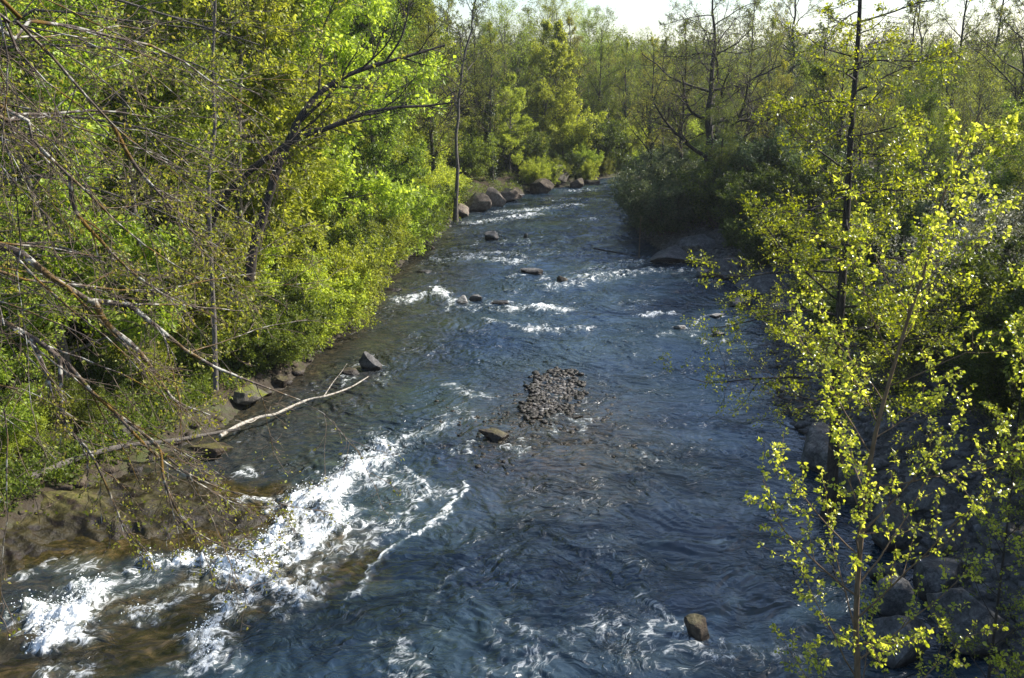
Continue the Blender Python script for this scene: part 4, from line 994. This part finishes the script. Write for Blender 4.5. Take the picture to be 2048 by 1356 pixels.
for x, y, k, s, nm in [(10.3, 62, 'willow', 1.05, 'grey green shrub trailing over the water at the tip of the right point'), (11.5, 66, 'willow', 1.2, 'tall willow shrub behind the tip of the right point'),
                       (13.5, 60, 'dark', 1.1, 'dark shrub at the foot of the spreading oak'), (10.6, 71, 'willow', .9, 'farthest willow shrub on the right point'), (15.5, 57, 'dark', 1.1, 'dark shrub right of the oak foot'),
                       (17, 62, 'willow', 1.35, 'round grey green willow between the oak and the alder'), (19, 55, 'dark', 1.2, 'green shrub behind the alder trunk'), (14.5, 50, 'dark', .8, 'dark shrub low above the right gravel bank'),
                       (17.5, 48, 'dark', 1.0, 'dark shrub on the right bank left of the alder'), (22, 50, 'dark', 1.2, 'dark shrub behind the right side of the alder'),
                       (13.2, 55, 'dark', .5, 'dark shrub on the gravel between the point and the alder'), (13.6, 51, 'dark', .6, 'small dark shrub on the gravel below the oak point'), (14.8, 45, 'dark', .6, 'low dark shrub on the gravel left of the alder'), (13.4, 41, 'dark', .5, 'small shrub at the waterline beside the alder'),
                       (15.5, 33, 'thorn', .95, 'white blossoming blackthorn behind the poplar crown'), (18.5, 36, 'thorn', 1.05, 'white blossoming blackthorn at the right edge'),
                       (21, 42, 'willow', 1.1, 'grey green shrub above the white blossom'), (25, 46, 'willow', 1.3, 'grey green shrub at the right edge below the bare trees'),
                       (13.8, 38, 'dark', .6, 'low shrub among the alder twigs'), (14.6, 28, 'brush', 1.1, 'tangled brown brushwood right of the poplar stem'), (13.5, 22, 'brush', 1.1, 'tangled brown twigs at the right edge, halfway down'),
                       (12.2, 18.6, 'brush', 1.05, 'tangled dark twigs in the bottom right corner'), (12.4, 35, 'dark', .6, 'dark shrub beside the pale slab at the waterline'), (13, 31, 'dark', .75, 'dark green shrub behind the alder foot'), (16, 30, 'dark', 1.0, 'dark leafy shrub right of the young poplar'), (18.5, 41, 'dark', 1.1, 'tall dark shrub between alder and the right edge'), (14.2, 25.5, 'dark', .7, 'dark shrub among the boulders right of the poplar stem'), (20, 33, 'dark', 1.2, 'large dark shrub at the right edge'), (11.9, 28, 'brush', .6, 'small tangle of brown twigs on the boulders'),
                       (16, 24, 'spindle', 1.0, 'brown budding shrub at the right edge of the photo')]:
    place(k, x, y, s, None, nm, SR)
for y in np.arange(44, 100, 4.5):
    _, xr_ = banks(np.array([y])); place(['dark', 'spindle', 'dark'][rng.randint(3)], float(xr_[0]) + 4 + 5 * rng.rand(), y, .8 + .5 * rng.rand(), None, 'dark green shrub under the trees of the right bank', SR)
for y in np.arange(66, 104, 4):
    _, xr_ = banks(np.array([y])); place('willow', float(xr_[0]) + .8, y, .6 + .3 * rng.rand(), None, 'pale green shrub at the far right waterline', SR)

# ---- alder with tiered branches on the right bank
rng = np.random.RandomState(41)
bx, by, bz = P(1662, 985, .7)
tr = [(bx, by, bz - .8)] + [Q(a, b_, by) for a, b_ in [(1668, 900), (1672, 800), (1676, 700), (1682, 600), (1690, 480), (1697, 360), (1703, 250), (1711, 150), (1718, 50), (1722, -60), (1726, -170)]]
tr = poly_resample(tr, 30)
e = empty('alder_tree', (0, 0, 0), 'tall alder with straight dark trunk and tiered branches on the right bank', 'tree')
base = tr[0].copy(); e.location = tuple(base); tr = tr - base
prof = lambda t: np.interp(t, [.1, .22, .35, .5, .6, .75, .9, 1], [2.8, 3.6, 2.9, 2.5, 2.2, 2.3, 1.5, .6])
wood, tw, last, allp = grow(rng, tr, .17, .03, [
    dict(k=58, t0=.2, t1=.98, ang=84, asd=9, len=prof, n=9, wander=.10, trop=.12, rr=.5, rabs=.035),
    dict(k=9, t0=.2, t1=1, ang=50, asd=12, len=.42, n=5, wander=.13, trop=.15, flat=.8, rr=.55, rmin=.005),
    dict(k=6, t0=.2, t1=1, ang=50, asd=15, len=.5, n=3, wander=.15, trop=.1, flat=.7, rr=.6, rmin=.004)])
# the upper branches carry fewer leaves
zt = last[:, -1, 2]; kp = rng.rand(len(last)) < np.interp(zt, [0, 6, 9.5, 12, 14], [.95, .95, .7, .3, .12])
lv = Geo(); leaves(lv, rng, last[kp], 13, .072, t0=.35, droop=0, spread=.07, mi=1, updir=.8)
finish(e, wood, tw, lv, 'bark_dark', 'leaf_lime')
# ---- young poplar close to the camera
def poplar(label, stem, r0, r1, prof, k1, seed, leafm='leaf_yellow', size=.046, per=7, ang=50, k2=7, t0=.03, objname='poplar_tree', bark='bark_brown', extra=None, trop=.45):
    rng = np.random.RandomState(seed); tr = poly_resample(stem, 34); base = tr[0].copy(); tr = tr - base
    e = empty(objname, tuple(base), label, 'tree')
    wood, tw, last, allp = grow(rng, tr, r0, r1, [
        dict(k=k1, t0=t0, t1=.99, ang=ang, asd=11, len=prof, n=10, wander=.07, trop=trop, rr=.42, rabs=.013),
        dict(k=k2, t0=.2, t1=1, ang=45, asd=12, len=.36, n=6, wander=.09, trop=.45, rr=.6, rmin=.003)], woodlevels=1, tpow=1.0)
    lv = Geo()
    # leaves sit in little rosettes along the shoots
    ll = np.linalg.norm(last[:, -1] - last[:, 0], axis=1); src = last[rng.rand(len(last)) < np.clip(ll / .35, 0, 1)]
    p, d, r, t = spawn(rng, src, np.full(src.shape[:2], .003), 5, .1, 1.0, 50, 15, 0, .6)
    sp_ = extend(rng, p, d, np.full(len(p), .05), 2, .1, .2)
    leaves(lv, rng, sp_, per, size, t0=.3, spread=.025, droop=.35, mi=1, kind='leaf', updir=.25, wid=.8)
    src1 = allp[1]; p, d, r, t = spawn(rng, src1, np.full(src1.shape[:2], .003), 7, .45, 1.0, 50, 15, 0, .6)
    sp_ = extend(rng, p, d, np.full(len(p), .06), 2, .1, .2); leaves(lv, rng, sp_, per, size, t0=.3, spread=.03, droop=.35, mi=1, kind='leaf', updir=.25, wid=.8)
    return finish(e, wood, tw, lv, bark, leafm, twm='bark_brown')
D = 10.5
st = [Q(1722, 2050, D - .2), Q(1716, 1700, D - .1)] + [Q(a, b_, D) for a, b_ in [(1715, 1356), (1712, 1240), (1720, 1100), (1732, 990), (1748, 880), (1785, 740), (1825, 610), (1850, 540), (1870, 450), (1900, 350), (1940, 270), (1965, 215)]]
poplar('young poplar with bright yellow green leaves nearest the camera at right', st, .062, .008, lambda t: np.interp(t, [0, .3, .5, .7, .85, 1], [1.5, 1.9, 2.2, 1.8, 1.2, .4]), 38, 51, t0=.3)
D2 = 11.5
st = [Q(2150, 2000, D2 + 1), Q(2120, 1500, D2 + .6), Q(2110, 1100, D2 + .3), Q(2105, 850, D2), Q(2100, 600, D2), Q(2120, 350, D2)]
poplar('second poplar leaning in from the right edge beside the young poplar', st, .05, .008, lambda t: np.interp(t, [0, .3, .6, 1], [1.0, 1.5, 1.6, .5]), 38, 52)
st = [Q(1960, 1500, 13.5), Q(1990, 1250, 13.6), Q(2020, 1000, 13.7), Q(2040, 800, 13.8), Q(2060, 650, 13.9)]
poplar('thin dark stemmed sapling with small amber buds at the right edge', st, .03, .006, lambda t: np.interp(t, [0, .5, 1], [1.2, 1.3, .4]), 30, 53, leafm='leaf_olive', size=.035, per=4, objname='sapling', bark='bark_dark', trop=.3)

# ---- dark arching tree over the left bank
def traced(label, stems, seed, levels, leafm, bark, lsize=.06, per=3, keep=.5, objname='tree', wl=1, twm='twig', sides=8, kind='diamond', cat='tree', droop=.2, t0=.2):
    rng = np.random.RandomState(seed); base = np.array(stems[0][0][0]); e = empty(objname, tuple(base), label, cat)
    limbs = [(np.array(s[0]) - base, s[1], s[2]) for s in stems]
    wood, tw, last, allp = grow(rng, None, 0, 0, levels, woodlevels=wl, limbs=limbs, tsides=sides)
    lv = Geo()
    if keep: leaves(lv, rng, last, per, lsize, t0=t0, spread=.03, droop=droop, mi=1, keep=keep, kind=kind)
    finish(e, wood, tw, lv, bark, leafm, twm=twm)
    return e
Y0 = 29.0
traced('dark leafless arching tree that forks low in front of the bright maple', [
    ([Q(498, 560, Y0), Q(508, 490, Y0), Q(530, 420, Y0), Q(550, 350, Y0), Q(570, 300, Y0), Q(600, 235, Y0), Q(640, 185, Y0 + .3), Q(700, 148, Y0 + .6), Q(770, 125, Y0 + 1), Q(830, 108, Y0 + 1.4), Q(890, 90, Y0 + 1.8)], .17, .03),
    ([Q(420, 450, Y0 + 1), Q(445, 400, Y0 + .6), Q(490, 350, Y0 + .3), Q(550, 305, Y0), Q(600, 275, Y0), Q(660, 255, Y0), Q(720, 230, Y0 + .2), Q(790, 215, Y0 + .5), Q(850, 212, Y0 + .8), Q(905, 205, Y0 + 1)], .13, .025),
    ([Q(770, 125, Y0 + 1), Q(800, 80, Y0 + 1), Q(815, 30, Y0 + 1), Q(820, -20, Y0 + 1)], .04, .012),
], 61, [dict(k=9, t0=.4, t1=1, ang=38, asd=14, len=.28, n=7, wander=.12, trop=.35, rr=.5, rmin=.008),
        dict(k=6, t0=.25, t1=1, ang=40, asd=14, len=.45, n=5, wander=.14, trop=.2, rr=.6, rmin=.007),
        dict(k=5, t0=.2, t1=1, ang=40, asd=14, len=.5, n=3, wander=.14, trop=.1, rr=.6, rmin=.005)], 'leaf_amber', 'bark_dark', keep=.12, objname='arching_tree', wl=2)
# ---- thin pale trunk at the upper left
traced('thin pale trunk standing in the budding branches at the upper left', [
    ([Q(432, 780, 24.5), Q(428, 640, 24.5), Q(422, 520, 24.5), Q(418, 400, 24.5), Q(419, 330, 24.5), Q(430, 260, 24.5), Q(425, 150, 24.5), Q(430, 20, 24.5), Q(432, -60, 24.5)], .075, .03)],
    62, [dict(k=18, t0=.35, t1=1, ang=50, asd=14, len=.14, n=6, wander=.12, trop=.3, rr=.4, rmin=.007), dict(k=6, t0=.2, t1=1, ang=45, asd=14, len=.4, n=4, wander=.12, trop=.2, rr=.6, rmin=.005)],
    'leaf_olive', 'bark_grey', keep=.8, objname='pale_trunk_tree')

# ---- big tree just outside the left edge whose limbs hang into the view
def LQ(lst): return [Q(a, b_, d_) for a, b_, d_ in lst]
stems = [
 ([(-11.5, 9.0, 2.2), (-11.2, 9.2, 8), (-10.9, 9.5, 13), (-10.5, 9.8, 18)], .32, .16),
 ([(-10.9, 9.4, 12.5)] + LQ([(-120, 440, 10.8), (0, 482, 11), (60, 520, 11), (130, 575, 11.2), (190, 605, 11.3), (260, 610, 11.5), (300, 640, 11.6), (350, 685, 11.8), (420, 730, 12.0), (520, 770, 12.4), (600, 800, 12.8)]), .10, .008),
 (LQ([(190, 605, 11.3), (215, 650, 11.2), (270, 695, 11.3), (310, 745, 11.4), (350, 800, 11.6), (420, 830, 11.8)]), .045, .007),
 ([(-11.1, 9.3, 10)] + LQ([(-100, 600, 10.4), (0, 640, 10.5), (60, 672, 10.6), (120, 712, 10.7), (165, 765, 10.8), (230, 825, 11), (290, 870, 11.2), (350, 930, 11.4), (400, 960, 11.6), (480, 990, 11.8)]), .07, .007),
 (LQ([(120, 712, 10.7), (122, 780, 10.6), (130, 850, 10.6), (180, 905, 10.7), (225, 1000, 10.8), (250, 1060, 10.9), (280, 1100, 10.9)]), .028, .005),
 (LQ([(290, 870, 11.2), (320, 900, 11.2), (328, 960, 11.1), (360, 1030, 11.2), (410, 1075, 11.3), (480, 1100, 11.4), (540, 1095, 11.5)]), .022, .004),
 (LQ([(230, 825, 11), (280, 880, 11.1), (330, 925, 11.4), (420, 980, 11.6), (480, 1010, 11.8), (560, 1015, 12)]), .022, .004),
 ([(-10.6, 9.7, 17)] + LQ([(-60, -60, 9.6), (0, 8, 9.8), (60, 70, 10), (120, 130, 10.2), (170, 190, 10.4), (225, 250, 10.6), (300, 310, 10.9), (380, 345, 11.2)]), .06, .006),
 ([(-10.6, 9.7, 16.5)] + LQ([(-60, -20, 10), (0, 30, 10.2), (40, 110, 10.3), (100, 170, 10.5), (165, 215, 10.7), (220, 270, 10.9)]), .05, .006),
 ([(-10.6, 9.7, 16.8)] + LQ([(-80, 0, 11), (20, 35, 11.3), (130, 50, 11.8), (230, 75, 12.3), (330, 100, 12.8), (400, 148, 13.2), (460, 190, 13.5), (540, 240, 14)]), .06, .006),
 ([(-10.9, 9.4, 14)] + LQ([(-80, 230, 10), (0, 270, 10), (28, 330, 10), (35, 420, 10), (42, 500, 10), (30, 560, 10)]), .04, .005),
 ([(-10.9, 9.4, 14.2)] + LQ([(-60, 180, 10.4), (40, 232, 10.5), (75, 300, 10.6), (140, 350, 10.8), (195, 405, 11), (245, 455, 11.2), (310, 505, 11.4), (400, 560, 11.8)]), .05, .006),
 ([(-10.9, 9.4, 14.2)] + LQ([(-60, 200, 10.8), (0, 225, 11), (100, 228, 11.4), (200, 220, 11.8), (300, 235, 12.2)]), .06, .01),
 ([(-11, 9.4, 11.5)] + LQ([(-60, 520, 11.4), (60, 560, 11.8), (150, 568, 12.2), (230, 580, 12.6), (330, 578, 13), (420, 560, 13.5), (520, 545, 14)]), .04, .006),
 ([(-11.2, 9.2, 8.5)] + LQ([(-60, 760, 10), (0, 800, 10), (15, 870, 10), (12, 960, 10), (16, 1030, 10), (5, 1090, 10)]), .03, .004),
 (LQ([(60, 672, 10.6), (90, 740, 10.6), (105, 790, 10.5), (122, 850, 10.5)]), .03, .005),
 (LQ([(140, 350, 10.8), (150, 420, 10.9), (200, 480, 11), (260, 540, 11.2), (330, 590, 11.5), (400, 620, 11.8)]), .028, .005),
 (LQ([(225, 250, 10.6), (270, 330, 10.8), (330, 400, 11), (380, 460, 11.3), (440, 500, 11.6)]), .025, .004),
]
traced('big tree at the left edge with mossy lichened limbs hanging over the river', stems, 71, [
    dict(k=13, t0=.2, t1=1, ang=30, asd=12, len=.30, n=9, wander=.09, trop=-.28, rr=.5, rabs=.016, lmax=2.2),
    dict(k=7, t0=.15, t1=1, ang=36, asd=12, len=.45, n=6, wander=.13, trop=-.08, rr=.6, rmin=.004),
    dict(k=4, t0=.15, t1=1, ang=42, asd=15, len=.42, n=3, wander=.13, trop=.25, rr=.6, rmin=.0025)],
    'leaf_amber', 'bark_lichen', lsize=.05, per=4, keep=.26, objname='overhanging_tree', twm='twig_warm', wl=1, sides=10, kind='diamond', t0=.7)
# budding tree whose sprays fill the upper left
rng = np.random.RandomState(72)
stems = [([(-16.5, 17, 3.5), (-15.8, 17, 9), (-14.8, 17.2, 14), (-14.2, 17.3, 19)], .24, .12)]
for a in [(-200, 120, 30, 90, 330, 110, 520, 190), (-150, 250, 80, 230, 300, 260, 470, 330), (-150, 380, 60, 350, 260, 400, 430, 470), (-120, -80, 100, -40, 300, 20, 520, 90), (-100, 500, 60, 480, 220, 530, 380, 610), (-150, 60, 60, 20, 240, 40, 420, 60)]:
    stems.append(([(-15.2, 17, 12 if a[1] > 200 else 16)] + [Q(a[2 * j], a[2 * j + 1], 15.5 + .3 * j) for j in range(4)], .06, .01))
traced('budding tree with amber green sprays filling the upper left', stems, 73, [
    dict(k=16, t0=.2, t1=1, ang=38, asd=14, len=.34, n=8, wander=.1, trop=-.1, rr=.5, rabs=.02, lmax=2.6),
    dict(k=7, t0=.15, t1=1, ang=42, asd=14, len=.45, n=5, wander=.12, trop=.1, rr=.6, rmin=.005, flat=.5),
    dict(k=5, t0=.15, t1=1, ang=42, asd=15, len=.45, n=3, wander=.12, trop=.2, rr=.6, rmin=.004)],
    'leaf_amber', 'bark_grey', lsize=.07, per=7, keep=.6, objname='budding_tree', wl=1, t0=.3)

# ---- ground cover and the far wood
rng = np.random.RandomState(81)
def cover(n, side, label, mats, sz, hmax, name='undergrowth', ymax=110, dmax=26, dmin=.6):
    ys = 12 + (ymax - 12) * rng.rand(n) ** 1.7; d = dmin + (dmax - dmin) * rng.rand(n) ** 1.4
    xl_, xr_ = banks(ys); xs = xl_ - d if side < 0 else xr_ + d
    k = fbm(xs * .5, ys * .5, 3, 200) > -.25; xs, ys = xs[k], ys[k]; zs = height(xs, ys)
    hh = hmax * rng.rand(len(xs)) ** 1.5 * (.6 + .6 * sstep(-.2, .5, fbm(xs * .8, ys * .8, 2, 210)))
    p0 = np.stack([xs, ys, zs], 1)
    tip = p0 + np.stack([rng.randn(len(xs)) * .12, rng.randn(len(xs)) * .12, hh + .05], 1)
    g = Geo(); leaves(g, rng, np.stack([p0, tip], 1), 3, sz, t0=.3, spread=.06, droop=.1, mi=0)
    tag(g.build(name, mats), label, 'undergrowth', kind='stuff')
cover(80000, -1, 'low green undergrowth covering the left bank', M['leaf_green'], .12, .7)
cover(30000, -1, 'tangle of green herbs and ivy on the near left bank', M['leaf_green'], .09, .45, ymax=34, dmax=9, dmin=.9)
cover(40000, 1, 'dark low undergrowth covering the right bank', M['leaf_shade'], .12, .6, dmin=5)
# far wood: clumps of leaf and thin trunks over the distant ground
g = Geo(); n = 6000
ang_ = np.radians(rng.uniform(-36, 40, n)); dist = 150 + 480 * rng.rand(n) ** 1.1
tx, ty = np.sin(ang_) * dist, np.cos(ang_) * dist; tz = height(tx, ty); th = 7.5 + 4 * rng.rand(n)
tp = np.stack([np.stack([tx, ty, tz], 1), np.stack([tx + rng.randn(n) * .5, ty, tz + th], 1)], 1)
lin = np.stack([tp[:, 0] * (1 - t) + tp[:, 1] * t for t in np.linspace(0, 1, 4)], 1)
tubes(g, lin, taper(n, 4, np.full(n, .12), np.full(n, .02)), 4, 0)
p, d, r, t = spawn(rng, lin, np.full((n, 4), .08), 15, .1, 1, 50, 12, 0, .5)
br = extend(rng, p, d, 3.0 * (1.15 - t) + .6, 3, .15, .3); tubes(g, br, np.full(br.shape[:2], .035), 3, 0)
leaves(g, rng, br, 8, .38, t0=.2, spread=.8, droop=0, mi=1, keep=1)
tag(g.build('distant_wood', [M['bark_grey'], M['leaf_olive']]), 'far wood fading behind the river bend', 'wood', kind='stuff')

# ------------------------------------------------------------ air
zb, zt_ = float(Z.min()) - 1.5, 34.0
V = np.array([(x, y, z) for z in (zb, zt_) for y in (-84, 910) for x in (-730, 730)], float)
g = Geo(); g.add(V, [(0, 2, 3, 1), (4, 5, 7, 6), (0, 1, 5, 4), (2, 6, 7, 3), (0, 4, 6, 2), (1, 3, 7, 5)], 0, False)
m, nt = new_mat('haze')
pv = N(nt, 'ShaderNodeVolumePrincipled', ins={'Density': HAZE, 'Color': (0.85, 0.92, 1.0, 1), 'Anisotropy': 0.3})
o = N(nt, 'ShaderNodeOutputMaterial'); nt.links.new(pv.outputs[0], o.inputs['Volume'])
if HAZE > 0: tag(g.build('haze', m), 'pale spring haze over the far wood', 'haze', kind='stuff')

# drop prototypes nothing was made from
for k, e in PROTO.items():
    if not e['_used']:
        for c in list(e.children): bpy.data.objects.remove(c)
        bpy.data.objects.remove(e)
    else: del e['_used']
for o in bpy.data.objects:
    if '_used' in o: del o['_used']
